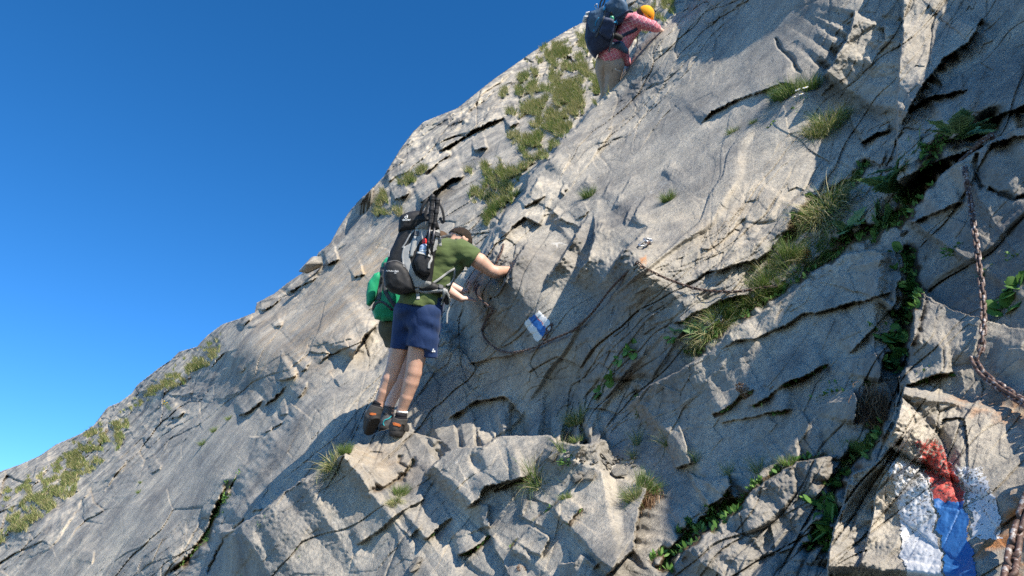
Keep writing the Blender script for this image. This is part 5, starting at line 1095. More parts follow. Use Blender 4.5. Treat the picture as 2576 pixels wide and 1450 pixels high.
# bolts
def bolt(label, u, v, ang, sc=1.0, mat=M_STEEL, lift=.0, group=None, long_=1.0):
    n = surfn(u, v, 14); p = surf(u, v) + n * .004; x0 = np.array([math.cos(ang), 0, math.sin(ang)]); x0 = x0 - n * (x0 @ n); x0 /= np.linalg.norm(x0); y = np.cross(n, x0)
    root = empty('bolt_hanger', label, 'bolt', group, tuple(p)); Mx_ = Matrix((x0, y, n)).transposed().to_4x4(); root.matrix_world = Matrix.Translation(Vector(p)) @ Mx_
    def mk(nm, paths, r, mt): V_, F_ = tubes(paths, r, 10); me = bpy.data.meshes.new(nm); me.from_pydata((V_ * sc).tolist(), [], F_.tolist()); me.polygons.foreach_set('use_smooth', [True] * len(me.polygons)); me.update(); return link(nm, me, mt, root)
    ring = [( .022 * math.cos(t) - .018, .016 * math.sin(t), .012 + .004 * math.sin(t)) for t in np.linspace(0, 2 * math.pi, 17)]
    mk('eye_plate', [ring], .0045, mat)
    mk('stud', [[(.012, 0, -.02), (.012, 0, .016)]], .0075, mat); mk('nut', [[(.012, 0, .004), (.012, 0, .012)]], .012, mat)
    sh = [(-.036, .011, .012), (-.036 - .045 * long_, .011, .012), (-.044 - .05 * long_, 0, .012), (-.036 - .045 * long_, -.011, .012), (-.036, -.011, .012), (-.030, 0, .012), (-.036, .011, .012)]
    mk('quick_link', [np.array(sh)], .0042, mat); mk('screw_sleeve', [[(-.05, -.011, .012), (-.05 - .02 * long_, -.011, .012)]], .0068, M_DRUST)
    return root
bolt('galvanised bolt hanger with quick link holding the chain on the middle slab', 1632, 612, R(68), 1.5, M_STEEL, long_=1.9)
bolt('rusty bolt hanger on the rock edge at the top of the hanging chain', *cR((1600, 150))[0], R(15), 1.4, M_RUST, long_=1.8)
bolt('dark bolt hanger on the blue stripe of the small painted mark', 1388, 824, R(55), 1.2, M_DRUST)
bolt('rust-red bolt at the left end of the chain beside the pointing hand', 1200, 712, R(80), 1.0, M_RUST)
# ================================================================ PAINTED WAYMARKS
def waymark(label, quad, cells, seed, su, sv, paint):
    """quad: image corners (TL, TR, BR, BL) of the painted patch; a skin of paint 1.5 mm above the rock"""
    q = np.array(quad, float); ns, nt_ = cells; vs = []; uv = []
    for j in range(nt_ + 1):
        for i in range(ns + 1):
            a, b = i / ns, j / nt_; p = (q[0] * (1-a) + q[1] * a) * (1-b) + (q[3] * (1-a) + q[2] * a) * b
            vs.append(surf(*p) + surfn(*p) * .0018 + (CAM - surf(*p)) * .0006); uv.append((a, b))
    vs = np.array(vs); uv = np.array(uv); F_ = np.array([(j*(ns+1)+i, (j+1)*(ns+1)+i, (j+1)*(ns+1)+i+1, j*(ns+1)+i+1) for j in range(nt_) for i in range(ns)])
    o_ = vs.mean(0); me = bpy.data.meshes.new('painted_waymark'); me.from_pydata((vs - o_).tolist(), [], F_.tolist()); me.polygons.foreach_set('use_smooth', [True] * len(F_))
    for k_, nm in ((0, 'pa'), (1, 'pb')): at_ = me.attributes.new(nm, 'FLOAT', 'POINT'); at_.data.foreach_set('value', uv[:, k_].astype(np.float32))
    me.update()
    m, nt, b = new_mat('waymark_paint'); A = nt.nodes.new('ShaderNodeAttribute'); A.attribute_name = 'pa'; B = nt.nodes.new('ShaderNodeAttribute'); B.attribute_name = 'pb'; tc = nt.nodes.new('ShaderNodeTexCoord').outputs['Object']
    w1 = math_(nt, 'MULTIPLY', math_(nt, 'SUBTRACT', tex(nt, su, 6, .65, tc).outputs[0], .5), sv); w2 = math_(nt, 'MULTIPLY', math_(nt, 'SUBTRACT', tex(nt, su * 1.3, 6, .65, tc).outputs[0], .5), sv)
    a = math_(nt, 'ADD', A.outputs['Fac'], w1); bb = math_(nt, 'ADD', B.outputs['Fac'], w2); paint(nt, b, a, bb, tc, m); 
    o = link('painted_waymark', me, m); o.location = o_; tag(o, label, 'waymark'); return o
def inside(nt, a, lo, hi): return math_(nt, 'MULTIPLY', math_(nt, 'GREATER_THAN', a, lo), math_(nt, 'LESS_THAN', a, hi))
def finish(nt, b, col, mask, tc, wear, scale, m):
    n = tex(nt, scale, 8, .75, tc).outputs[0]; keep_ = math_(nt, 'GREATER_THAN', n, wear) if not isinstance(wear, bpy.types.NodeSocket) else math_(nt, 'GREATER_THAN', n, wear)
    al = math_(nt, 'MULTIPLY', mask, keep_); col = mix(nt, .35, col, ramp(nt, tex(nt, scale * .7, 6, .7, tc).outputs[0], [(.3, .55), (.6, 1.)]).outputs[0], 'MULTIPLY')
    nt.links.new(col, b.inputs['Base Color']); nt.links.new(al, b.inputs['Alpha']); b.inputs['Roughness'].default_value = .6; nt.links.new(bump(nt, tex(nt, 60, 6, .7, tc).outputs[0], .5, .004), b.inputs['Normal'])
def small_mark(nt, b, a, bb, tc, m):
    # across b: white | blue with a red upper rim | white ; a runs along the stripe
    col = mix(nt, inside(nt, bb, .33, .66), (.68, .68, .66), (.02, .12, .36)); red = math_(nt, 'MULTIPLY', inside(nt, bb, .30, .35), math_(nt, 'GREATER_THAN', tex(nt, 70, 4, .7, tc).outputs[0], .50)); col = mix(nt, red, col, (.45, .06, .05))
    mask = math_(nt, 'MULTIPLY', inside(nt, a, .07, .93), inside(nt, bb, .06, .94)); finish(nt, b, col, mask, tc, .36, 70, m)
waymark('small white, blue and red painted trail mark on the slab behind the chain', [(1335, 775), (1396, 822), (1362, 866), (1312, 812)][0:0] or [(1357, 776), (1398, 822), (1352, 868), (1312, 812)], (60, 56), 1, 24, .24, lambda nt, b, a, bb, tc, m: small_mark(nt, b, a, bb, tc, m))
def big_mark(nt, b, a, bb, tc, m):
    # a: 0 left white .. centre stripe .. 1 right white ; b: 0 top .. 1 bottom, stripes lean right going down
    c = math_(nt, 'SUBTRACT', a, math_(nt, 'MULTIPLY', math_(nt, 'MINIMUM', math_(nt, 'MULTIPLY', bb, 2.5), 1.0), .16)); mid = inside(nt, c, .27, .50); low = math_(nt, 'GREATER_THAN', bb, .42)
    col = mix(nt, mid, (.56, .56, .56), mix(nt, low, (.50, .075, .055), (.02, .12, .33)))
    mred = math_(nt, 'MULTIPLY', inside(nt, c, .26, .51), inside(nt, bb, .06, .43)); mblue = math_(nt, 'MULTIPLY', mid, low)
    left = math_(nt, 'MULTIPLY', inside(nt, c, -.05, .24), math_(nt, 'GREATER_THAN', bb, .17)); right = math_(nt, 'MULTIPLY', inside(nt, c, .54, .77), inside(nt, bb, .22, .66))
    mask = math_(nt, 'MAXIMUM', math_(nt, 'MAXIMUM', mred, mblue), math_(nt, 'MAXIMUM', left, right))
    wear = math_(nt, 'SUBTRACT', .53, math_(nt, 'MULTIPLY', bb, .20)); wear = math_(nt, 'SUBTRACT', wear, math_(nt, 'MULTIPLY', mblue, .12)); finish(nt, b, col, mask, tc, wear, 110, m)
waymark('large worn red, blue and white painted trail mark in the lower right foreground', [(2215, 1090), (2500, 1090), (2570, 1500), (2245, 1500)], (150, 190), 2, 20, .20, big_mark)
# ================================================================ PLANTS
def leaf_mat(name, stops, trans=.25):
    m, nt, b = new_mat(name); a = nt.nodes.new('ShaderNodeAttribute'); a.attribute_name = 'tint'
    r = ramp(nt, a.outputs['Fac'], stops); nt.links.new(r.outputs[0], b.inputs['Base Color']); b.inputs['Roughness'].default_value = .6; b.inputs['Specular IOR Level'].default_value = .3
    t = nt.nodes.new('ShaderNodeBsdfTranslucent'); nt.links.new(r.outputs[0], t.inputs[0]); mx = nt.nodes.new('ShaderNodeMixShader'); mx.inputs[0].default_value = trans
    nt.links.new(b.outputs[0], mx.inputs[1]); nt.links.new(t.outputs[0], mx.inputs[2]); nt.links.new(mx.outputs[0], nt.nodes['Material Output'].inputs[0]); return m
G_STOPS = [(0.0, (.03, .065, .014)), (.35, (.085, .15, .03)), (.6, (.16, .23, .055)), (.72, (.33, .31, .13)), (1.0, (.56, .49, .29))]
M_GRASS = leaf_mat('grass_blades', G_STOPS)
M_LEAF = leaf_mat('broad_leaves', [(0, (.045, .11, .022)), (.5, (.095, .21, .04)), (1, (.20, .34, .09))], .28)
M_THIS = leaf_mat('thistle_leaves', [(0, (.07, .16, .05)), (.5, (.14, .26, .09)), (1, (.30, .42, .22))], .25)
M_ROOT = leaf_mat('dry_roots', [(0, (.05, .026, .014)), (.5, (.14, .075, .04)), (1, (.30, .19, .10))], .05)
def strips(paths, widths, sides=None):
    """flat tapered ribbons: paths (n,k,3), widths (n,k) -> verts, quads"""
    paths = np.asarray(paths); n, k, _ = paths.shape; t = np.gradient(paths, axis=1)
    sd_ = np.cross(t, np.array([0, 0, 1.]) + .001) if sides is None else np.broadcast_to(sides[:, None, :], paths.shape)
    sd_ = sd_ / (np.linalg.norm(sd_, axis=2, keepdims=True) + 1e-9) * (np.asarray(widths)[..., None] * .5)
    V_ = np.stack([paths - sd_, paths + sd_], 2).reshape(-1, 3); b = (np.arange(n) * k * 2)[:, None] + (np.arange(k - 1) * 2)[None]
    return V_, np.stack([b, b + 1, b + 3, b + 2], -1).reshape(-1, 4)
def mesh_t(name, V_, F_, tint, mat):
    me = bpy.data.meshes.new(name); me.vertices.add(len(V_)); me.vertices.foreach_set('co', np.asarray(V_, np.float32).ravel()); me.loops.add(F_.size); me.loops.foreach_set('vertex_index', F_.astype(np.int32).ravel()); me.polygons.add(len(F_))
    me.polygons.foreach_set('loop_start', np.arange(0, F_.size, 4, dtype=np.int32)); me.polygons.foreach_set('use_smooth', np.ones(len(F_), bool))
    a = me.attributes.new('tint', 'FLOAT', 'POINT'); a.data.foreach_set('value', np.asarray(tint, np.float32)); me.update(); me.materials.append(mat); return me
def blades(rs, n, base_r, L, w_, droop=.6, spread=.8, k=6, dirz=None, straw=.2, green=.35, gvar=.15):
    ang = rs.uniform(0, 2*np.pi, n); rr = base_r * np.sqrt(rs.uniform(0, 1, n)); b = np.stack([rr * np.cos(ang), rr * np.sin(ang), 0*rr], -1)
    a2 = ang + rs.normal(0, .5, n); tilt = np.abs(rs.normal(0, spread, n)) * (.35 + .65 * rr / base_r); ln = L * rs.uniform(.45, 1.1, n)
    s = np.linspace(0, 1, k)[None]; th_ = tilt[:, None] + droop * rs.uniform(.4, 1.5, n)[:, None] * s ** 1.4
    dx = np.sin(th_); dz = np.cos(th_); st = ln[:, None] / (k - 1); hx = np.concatenate([np.zeros((n, 1)), np.cumsum(dx[:, 1:] * st, 1)], 1); hz = np.concatenate([np.zeros((n, 1)), np.cumsum(dz[:, 1:] * st, 1)], 1)
    p = b[:, None, :] + np.stack([hx * np.cos(a2)[:, None], hx * np.sin(a2)[:, None], hz], -1)
    wd = w_ * rs.uniform(.6, 1.2, n)[:, None] * (1 - s ** 2 * .92)
    ts = rs.uniform(0, np.pi, n); sides = np.stack([np.cos(ts), np.sin(ts), 0*ts], -1)
    V_, F_ = strips(p, wd, sides); tint = np.where(rs.uniform(0, 1, n) < straw, rs.uniform(.68, 1, n), np.clip(rs.normal(green, gvar, n), 0, .6)); return V_, F_, np.repeat(tint, k * 2)
rs = np.random.RandomState(7)
def tuft_mesh(i, n, br, L, w_, **k): V_, F_, t = blades(rs, n, br, L, w_, **k); return mesh_t('grass_tuft', V_, F_, t, M_GRASS)
TUFT = {'fine': [tuft_mesh(0, 460, .045, .105, .0022, droop=.5, spread=.55, straw=.08, green=.42) for _ in range(2)],
        'mixed': [tuft_mesh(0, 480, .055, .13, .0024, droop=1.0, spread=.8, straw=.38, green=.38) for _ in range(2)],
        'straw': [tuft_mesh(0, 420, .06, .15, .0030, droop=1.6, spread=.9, straw=.62, green=.40) for _ in range(2)],
        'short': [tuft_mesh(0, 240, .045, .07, .0026, droop=.5, spread=.8, straw=.12, green=.5) for _ in range(2)],
        'long': [tuft_mesh(0, 110, .03, .20, .0030, droop=.8, spread=.9, straw=.3, green=.36) for _ in range(2)]}
def orient(n, upw=.7):
    z = n * (1 - upw) + np.array([0, 0, upw]); z /= np.linalg.norm(z); return Vector(z).to_track_quat('Z', 'Y')
used = set(); TOTAL = {'n': 0}
def plant(name, me, u, v, scale, label, cat, group=None, upw=.65, sink=.01, rot=None):
    n = surfn(u, v, 8); p = surf(u, v) - n * sink * scale; first = me.name not in used; used.add(me.name)
    o = bpy.data.objects.new(name, me); COL.objects.link(o); o.location = p
    q_ = orient(n, upw) @ Quaternion((0, 0, 1), random.Random(int(u * 7 + v)).uniform(0, 6.28) if rot is None else rot); o.rotation_mode = 'QUATERNION'; o.rotation_quaternion = q_; o.scale = (scale,) * 3
    tag(o, label, cat, group); TOTAL['n'] += 1; return o
def T(kind, uv, s, label, **k): return plant('grass_tuft', TUFT[kind][(TOTAL['n']) % 2], uv[0], uv[1], s, label, 'grass tuft', 'grass tufts growing in the rock face', **k)
T('fine', cE((520, 560))[0], 1.7, 'dense green grass tuft directly left of the white daisies high on the slab')
T('fine', cE((470, 570))[0], 1.2, 'green grass tuft at the left edge of the daisy cushion')
T('fine', cE((650, 520))[0], 1.3, 'dark green grass tuft above and right of the white daisies')
T('mixed', cE((740, 740))[0], 1.5, 'half-dry dark grass tuft below the daisies in the shaded corner', upw=.4)
T('mixed', cE((680, 790))[0], 1.2, 'half-dry grass tuft hanging lowest below the daisies', upw=.3)
T('mixed', cE((820, 690))[0], 1.0, 'dim grass tuft furthest right below the daisies')
T('straw', cE((740, 1230))[0], 1.75, 'big straw-yellow grass tuft spilling over the gully edge left of the thistles', upw=.35)
T('straw', cE((700, 1290))[0], 1.3, 'drooping straw-coloured grass at the foot of the big yellow tuft', upw=.15)
T('fine', cE((800, 1180))[0], 1.1, 'upright green grass at the top right of the big straw tuft')
T('fine', cE((900, 1060))[0], .9, 'dark shaded grass tuft above the big straw tuft')
T('long', cE((620, 1340))[0], 1.0, 'thin dark grass in the shaded hole below the big straw tuft')
T('short', cE((190, 770))[0], 1.0, 'small flat green tuft on the bare slab left of the daisies'); T('short', cE((310, 715))[0], .6, 'tiny grass sprig on the slab between the small flat tuft and the daisies')
for i, (p, s, kd, lb) in enumerate(((( 1380, 60), 1.0, 'fine', 'green tuft at the top of the gully next to the orange moss'), ((1330, 130), .8, 'mixed', 'drying tuft just below the orange moss in the gully'), ((1640, 60), 1.0, 'fine', 'bluish-green tuft on the upper edge of the big block'), ((1560, 130), .9, 'mixed', 'tuft hanging over the edge of the big block beside the pale stone'),
   ((1420, 250), .7, 'long', 'thin blades between the pale stone and the big block'), ((1210, 340), .95, 'fine', 'grass where the upper chain disappears'), ((1150, 390), 1.0, 'fine', 'thick green grass just below the end of the upper chain'), ((1050, 440), .95, 'mixed', 'grass with dry stalks left of the chain end'),
   ((960, 510), .9, 'fine', 'green grass halfway down the grassy gully'), ((870, 570), .9, 'fine', 'low green grass below the middle of the grassy gully'), ((800, 620), .9, 'mixed', 'patchy grass right of the ferny plant'), ((720, 690), .85, 'straw', 'brownish dry grass at the lower end of the grassy gully'), ((640, 790), .7, 'straw', 'lowest dry tuft of the grassy gully above the shaded stone'),
   ((1180, 230), .8, 'long', 'dark thin grass above the chain end in the gully'), ((1280, 300), .6, 'short', 'short sprout left of the pale gully stone'))):
    T(kd, cA(p)[0], s * 1.25, lb, upw=.5)
cI = lambda *p: crop(1400, 1300, 1.443, p)
T('mixed', cI((1310, 570))[0], 1.15, 'round green and yellow tuft on the ledge in the middle of the picture'); T('short', cI((1310, 670))[0], .75, 'bright short tuft directly below the round green and yellow one')
T('long', cI((1060, 900))[0], 1.0, 'wide-open long-bladed tuft at the crack of the front block'); T('long', cI((1090, 930))[0], .8, 'dry stalks hanging from the crack of the front block', upw=.0)
T('fine', cI((290, 985))[0], .95, 'green brush-like tuft on the block below the man\'s boots'); T('straw', cI((260, 1030))[0], .6, 'dry lower half of the brush-like tuft below the boots', upw=.1)
T('short', cI((270, 640))[0], .55, 'tiny tuft touching the right boot heel'); T('fine', cI((1710, 960))[0], .95, 'tuft with a long beard of brown roots near the bottom right'); T('mixed', cI((1640, 1000))[0], .7, 'sparse side tuft left of the root-bearded one', upw=.3)
T('short', cI((1240, 1000))[0], .6, 'small sprout in the joint right of the long-bladed tuft'); T('long', cI((1220, 730))[0], .65, 'thin bluish blades beside the scree pocket'); T('long', cI((1660, 690))[0], .6, 'flat bluish grass on the ledge under the leafy rosette'); T('long', cI((1640, 770))[0], .45, 'few grass blades on the scree, right of the big chip')
T('long', cI((1830, 700))[0], .6, 'grass blades beside the pale stones right of the scree'); T('long', cI((2000, 790))[0], .5, 'grass blades at the corner right of the scree pocket')
T('straw', (838, 1172), 1.25, 'pale yellow-green tuft at the lower left of the boots', upw=.4); T('fine', (868, 1140), .9, 'small green tip of grass above the pale tuft left of the boots')
for p, s, lb in (((577, 1055), .7, 'uppermost of the small tufts on the sunny left slab'), ((541, 1085), .8, 'middle one of the small tufts on the sunny left slab'), ((512, 1118), .85, 'lowest of the small tufts on the sunny left slab'), ((350, 1240), .6, 'lone small tuft on the smooth lower left slab'), ((355, 1215), .5, 'tiny tuft above the lone one on the lower left slab')): T('short', p, s * 2.0, lb)
T('fine', (1238, 540), 1.8, 'dark green tuft right behind the climber\'s head'); T('fine', (1258, 522), 1.6, 'dark green tuft joining the one behind the climber\'s head from the right'); T('fine', (1296, 495), 1.5, 'dark green tuft at the upper end of the cleft behind the head')
T('fine', (1482, 496), 1.2, 'fresh green tuft on the fluted slab right of the climber'); T('fine', (1682, 505), .95, 'single green tuft on the smooth slab above the middle bolt', upw=.5)
T('fine', cG((1010, 760))[0], .75, 'dark green grass in the bottom right gully beside the mossy corner'); T('fine', cG((1120, 720))[0], .7, 'green grass at the top of the bottom right gully'); T('long', cG((960, 830))[0], .6, 'sparse grass bending over the bottom right gully'); T('short', cG((600, 840))[0], .7, 'low green fringe on the ledge left of the bottom right gully'); T('long', cG((480, 850))[0], .5, 'thin grass at the left end of the green fringe')
T('short', cG((650, 800))[0], .6, 'right end of the low green fringe by the dark block'); T('long', cG((310, 870))[0], .45, 'thin blades at the corner of the block over the bottom gully')
# thistles: deeply cut leaves
def thistle_mesh(nl, L, seed):
    r = np.random.RandomState(seed); VV = []; FF = []; TT = []; o = 0
    for i in range(nl):
        az_ = 2 * math.pi * i / nl + r.uniform(-.4, .4); tl = r.uniform(.35, 1.05); ln = L * r.uniform(.6, 1.1); K = 14; s = np.linspace(0, 1, K); th_ = tl + .7 * s; st = ln / (K - 1)
        hx = np.concatenate([[0], np.cumsum(np.sin(th_[1:]) * st)]); hz = np.concatenate([[0], np.cumsum(np.cos(th_[1:]) * st)]); P_ = np.stack([hx * math.cos(az_), hx * math.sin(az_), hz], -1)
        sdv = np.array([-math.sin(az_), math.cos(az_), 0]); up_ = np.array([0, 0, 1.]); tt = np.gradient(P_, axis=0); tt /= np.linalg.norm(tt, axis=1, keepdims=True); tnt = r.uniform(.3, .8)
        rib = strips(P_[None], (.006 * (1.1 - s))[None], sdv[None]); VV.append(rib[0]); FF.append(rib[1] + o); TT += [min(1, tnt + .35)] * len(rib[0]); o += len(rib[0])
        for j in range(1, K):
            hw = ln * .24 * math.sin(math.pi * min(1, .12 + s[j] * .9)) * r.uniform(.8, 1.15)
            for sg in (-1, 1):
                nrm_ = np.cross(tt[j], sdv * sg); a = P_[j] - tt[j] * st * .55; b = P_[j] + tt[j] * st * .45; tip = P_[j] + sdv * sg * hw + tt[j] * hw * .55 + nrm_ * hw * r.uniform(.0, .35); m1_ = P_[j] + sdv * sg * hw * .55 + tt[j] * hw * .05 + nrm_ * .002; m2_ = P_[j] + sdv * sg * hw * .5 + tt[j] * hw * .75
                tp2 = P_[j] + sdv * sg * hw * .75 - tt[j] * hw * .15 + nrm_ * hw * .15
                VV.append(np.array([a, m1_, tip, b, m2_, tp2])); FF.append(np.array([[0, 1, 2, 3], [3, 2, 4, 3], [0, 5, 1, 0]]) + o); TT += [tnt, tnt, min(1, tnt + .25), tnt - .2, tnt, tnt + .1]; o += 6
    V_ = np.concatenate(VV); F_ = np.concatenate([np.array(f) for f in FF])
    me = bpy.data.meshes.new('thistle'); fl = [tuple(dict.fromkeys(f)) for f in F_.tolist()]; me.from_pydata(V_.tolist(), [], fl); a = me.attributes.new('tint', 'FLOAT', 'POINT'); a.data.foreach_set('value', np.clip(TT, 0, 1).astype(np.float32)); me.update(); me.materials.append(M_THIS); return me
TH = [thistle_mesh(9, .15, 1), thistle_mesh(8, .15, 2), thistle_mesh(10, .15, 3)]
for i, (uv, s, lb) in enumerate(((cE((1330, 1000))[0], 1.0, 'spiny thistle left of the chain top, third from the top of the row'), (cE((1410, 950))[0], .95, 'spiny thistle leaning on the rock edge beside the top of the hanging chain'), (cE((1480, 880))[0], .8, 'topmost thistle in front of the dark cavity'), (cE((1520, 800))[0], .7, 'dark shaded thistle inside the dark cavity'),
   (cE((1180, 1180))[0], 1.1, 'large spiny thistle in the middle of the row, with pale leaves'), (cE((1120, 1240))[0], .8, 'low thistle leaves under the large pale-leaved thistle'), (cE((1280, 1120))[0], .8, 'upright thistle between the large one and the chain'), (cE((1020, 1290))[0], .9, 'thistle directly above the tip of the big grey block'), (cE((950, 1330))[0], .75, 'small thistle left of the tip of the big grey block'), (cE((850, 1400))[0], .75, 'lowest thistle of the row, above the gully grass'),
   (cA((540, 680))[0], .95, 'light green thistle at the lower left end of the grassy gully'), (cA((610, 700))[0], .7, 'small light green thistle next to the dry grass at the gully end'))):
    plant('thistle', TH[i % 3], uv[0], uv[1], s * (1.45 if i < 10 else .85), lb, 'thistle', 'thistles growing in the gully', upw=.35, sink=-.045 if i < 10 else 0)
# round and oval leaves
def leafy_mesh(n, br, ls, seed, mat, up=.6, cup=.2, name='leafy_plant', asp=.75, hmax=.04):
    r = np.random.RandomState(seed); ang = r.uniform(0, 2*np.pi, n); rr = br * np.sqrt(r.uniform(0, 1, n)); K = 5; s = np.linspace(0, 1, K); VV = []; FF = []; TT = []; o = 0
    for i in range(n):
        b = np.array([rr[i] * math.cos(ang[i]), rr[i] * math.sin(ang[i]), r.uniform(0, hmax)]); a2 = ang[i] + r.normal(0, .7); tl = min(1.5, abs(r.normal(up, .35))); ln = ls * r.uniform(.55, 1.15)
        d = np.array([math.cos(a2) * math.sin(tl), math.sin(a2) * math.sin(tl), math.cos(tl)]); sdv = np.array([-math.sin(a2), math.cos(a2), 0]); nn = np.cross(d, sdv); P_ = b + np.outer(s * ln, d) - np.outer((s ** 2) * ln * .25, [0, 0, 1.])
        wd = ln * asp * .5 * np.sin(np.pi * np.clip(.06 + s * .93, 0, 1)) ** .7
        Vq = np.stack([P_ - sdv * wd[:, None] - nn * wd[:, None] * cup, P_, P_ + sdv * wd[:, None] - nn * wd[:, None] * cup], 1).reshape(-1, 3)
        VV.append(Vq); FF += [(o + j*3 + c, o + j*3 + c + 1, o + (j+1)*3 + c + 1, o + (j+1)*3 + c) for j in range(K-1) for c in (0, 1)]; t = r.uniform(.15, .95); TT += [t - .1, t + .1, t - .1] * K; o += K * 3
    return mesh_t(name, np.concatenate(VV), np.array(FF), np.clip(TT, 0, 1), mat)
BL = [leafy_mesh(16, .05, .075, 11, M_LEAF, 1.0), leafy_mesh(13, .05, .08, 12, M_LEAF, .9)]
for i, (uv, s, lb) in enumerate(((cA((2320, 70))[0], 1.0, 'broad-leaved plant at the top of the deep cleft beside the big block'), (cA((2350, 190))[0], .9, 'broad-leaved plant second from the top in the deep cleft'), (cA((2320, 330))[0], .95, 'broad-leaved plant overlapping the right corner of the big block'), (cA((2340, 440))[0], 1.0, 'largest broad-leaved plant, hanging in the middle of the deep cleft'), (cA((2160, 690))[0], .9, 'bright broad-leaved plant left of the dark cleft bottom'), (cA((2250, 720))[0], .8, 'dark broad-leaved plant inside the cleft bottom'),
   (cA((2160, 890))[0], .8, 'broad-leaved plant on the corner of the pointed slab'), (cA((2290, 880))[0], .6, 'two-leaved sprout in the dark below the pointed slab'), (cG((870, 1030))[0], .75, 'shaded broad-leaved plant high in the bottom gully'), (cG((885, 1160))[0], .8, 'shaded broad-leaved plant halfway down the bottom gully'), (cG((880, 1230))[0], .6, 'lowest shaded broad-leaved plant in the bottom gully'),
   ((1588, 880), .8, 'round-leaved plant at the upper end of the dark crack above the shaded stone'), ((1560, 905), .75, 'round-leaved plant below the upper one in the dark crack'), ((1540, 955), .8, 'round-leaved plant in the middle of the dark crack'), ((1512, 985), .85, 'round-leaved plant with a yellow bud at the lower end of the dark crack'), ((2535, 775), .8, 'bright leafy plant at the right edge of the picture'), ((2540, 740), .7, 'upper leafy plant at the right edge of the picture'), (cR((640, 1120))[0] if False else (2560, 720), .6, 'small leafy sprout at the very right edge'), ((1575, 1190) if False else cA((400, 720))[0], .6, 'small round-leaved plant under the light green thistle'))):
    plant('leafy_plant', BL[i % 2], uv[0], uv[1], s, lb, 'leafy plant', 'broad-leaved plants in the clefts', upw=.3, sink=.03)
CU = [leafy_mesh(150, .07, .030, 21, M_LEAF, .7, name='cushion_plant', asp=.5), leafy_mesh(130, .06, .028, 22, M_LEAF, .8, name='cushion_plant', asp=.45)]
for i, (uv, s, lb) in enumerate(((cA((1600, 1180))[0], .8, 'left part of the glossy green cushion above the shaded block'), (cA((1700, 1130))[0], .85, 'middle of the glossy green cushion above the shaded block'), (cA((1810, 1110))[0], .8, 'right part of the glossy green cushion above the shaded block'), (cA((1930, 1120))[0], .55, 'small cushion at the right end of the glossy green row'), (cA((80, 1320))[0], .85, 'glossy rosette cushion on the middle ledge'), (cA((160, 1390))[0], .7, 'lower half of the rosette cushion on the middle ledge'),
   (cI((1130, 880))[0], .7, 'yellow-green cushion right of the long-bladed grass'), (cI((1240, 760))[0], .7, 'yellow-green cushion at the scree pocket'), (cI((1230, 830))[0], .5, 'small yellow-green cushion between the two larger ones'), (cE((540, 610))[0], 1.2, 'grey-green leafy cushion bearing the white daisies'), (cE((420, 710))[0], 1.2, 'flat grey-green cushion left below the daisies'), (cE((600, 640))[0], .7, 'small dark cushion right below the daisies'),
   (cR((1250, 1150))[0], .7, 'small green cushion on the slab left of the hanging chain'), (cR((1560, 1340))[0], .7, 'small green cushion in the crack right of the hanging chain'), (cR((1850, 1210))[0], .6, 'green sprouts in the crack at the right edge'), ((594, 1196), 1.6, 'upper green plant in the long crack of the left slab'), ((580, 1240), 1.8, 'leafy green plant in the middle of the long left crack'), ((565, 1280), 1.5, 'green plant where the long left crack meets the shadow'), ((540, 1300), 1.3, 'green plant low in the long left crack'), ((527, 1340), 1.2, 'lower green plant of the long left crack'), ((497, 1378), 1.1, 'small green plant near the foot of the left crack'),
   ((655, 1312), .9, 'small green sprout on the sunny block left of centre'), ((608, 1440), 1.0, 'green sprout at the bottom edge, left of centre'), ((757, 1388), .8, 'tiny green sprout on the lower middle slab'), (cG((880, 1450))[0] if False else cG((250, 1020))[0], .8, 'green leaves in the mossy crack at the bottom right'), (cG((300, 1020))[0], .7, 'green leaves at the upper end of the mossy crack'), (cG((120, 1130))[0], .5, 'sprouts halfway down the mossy crack'), (cG((1140, 590))[0], .5, 'sprouts in the brown root mat'), (cG((1050, 500))[0], .4, 'sprouts beside the small wedged stone'), (cG((1480, 310))[0], .6, 'green mat in the crack left of the chain corner'))):
    plant('cushion_plant', CU[i % 2], uv[0], uv[1], s, lb, 'cushion plant', 'small green cushions on the rock', upw=.2, sink=.05)
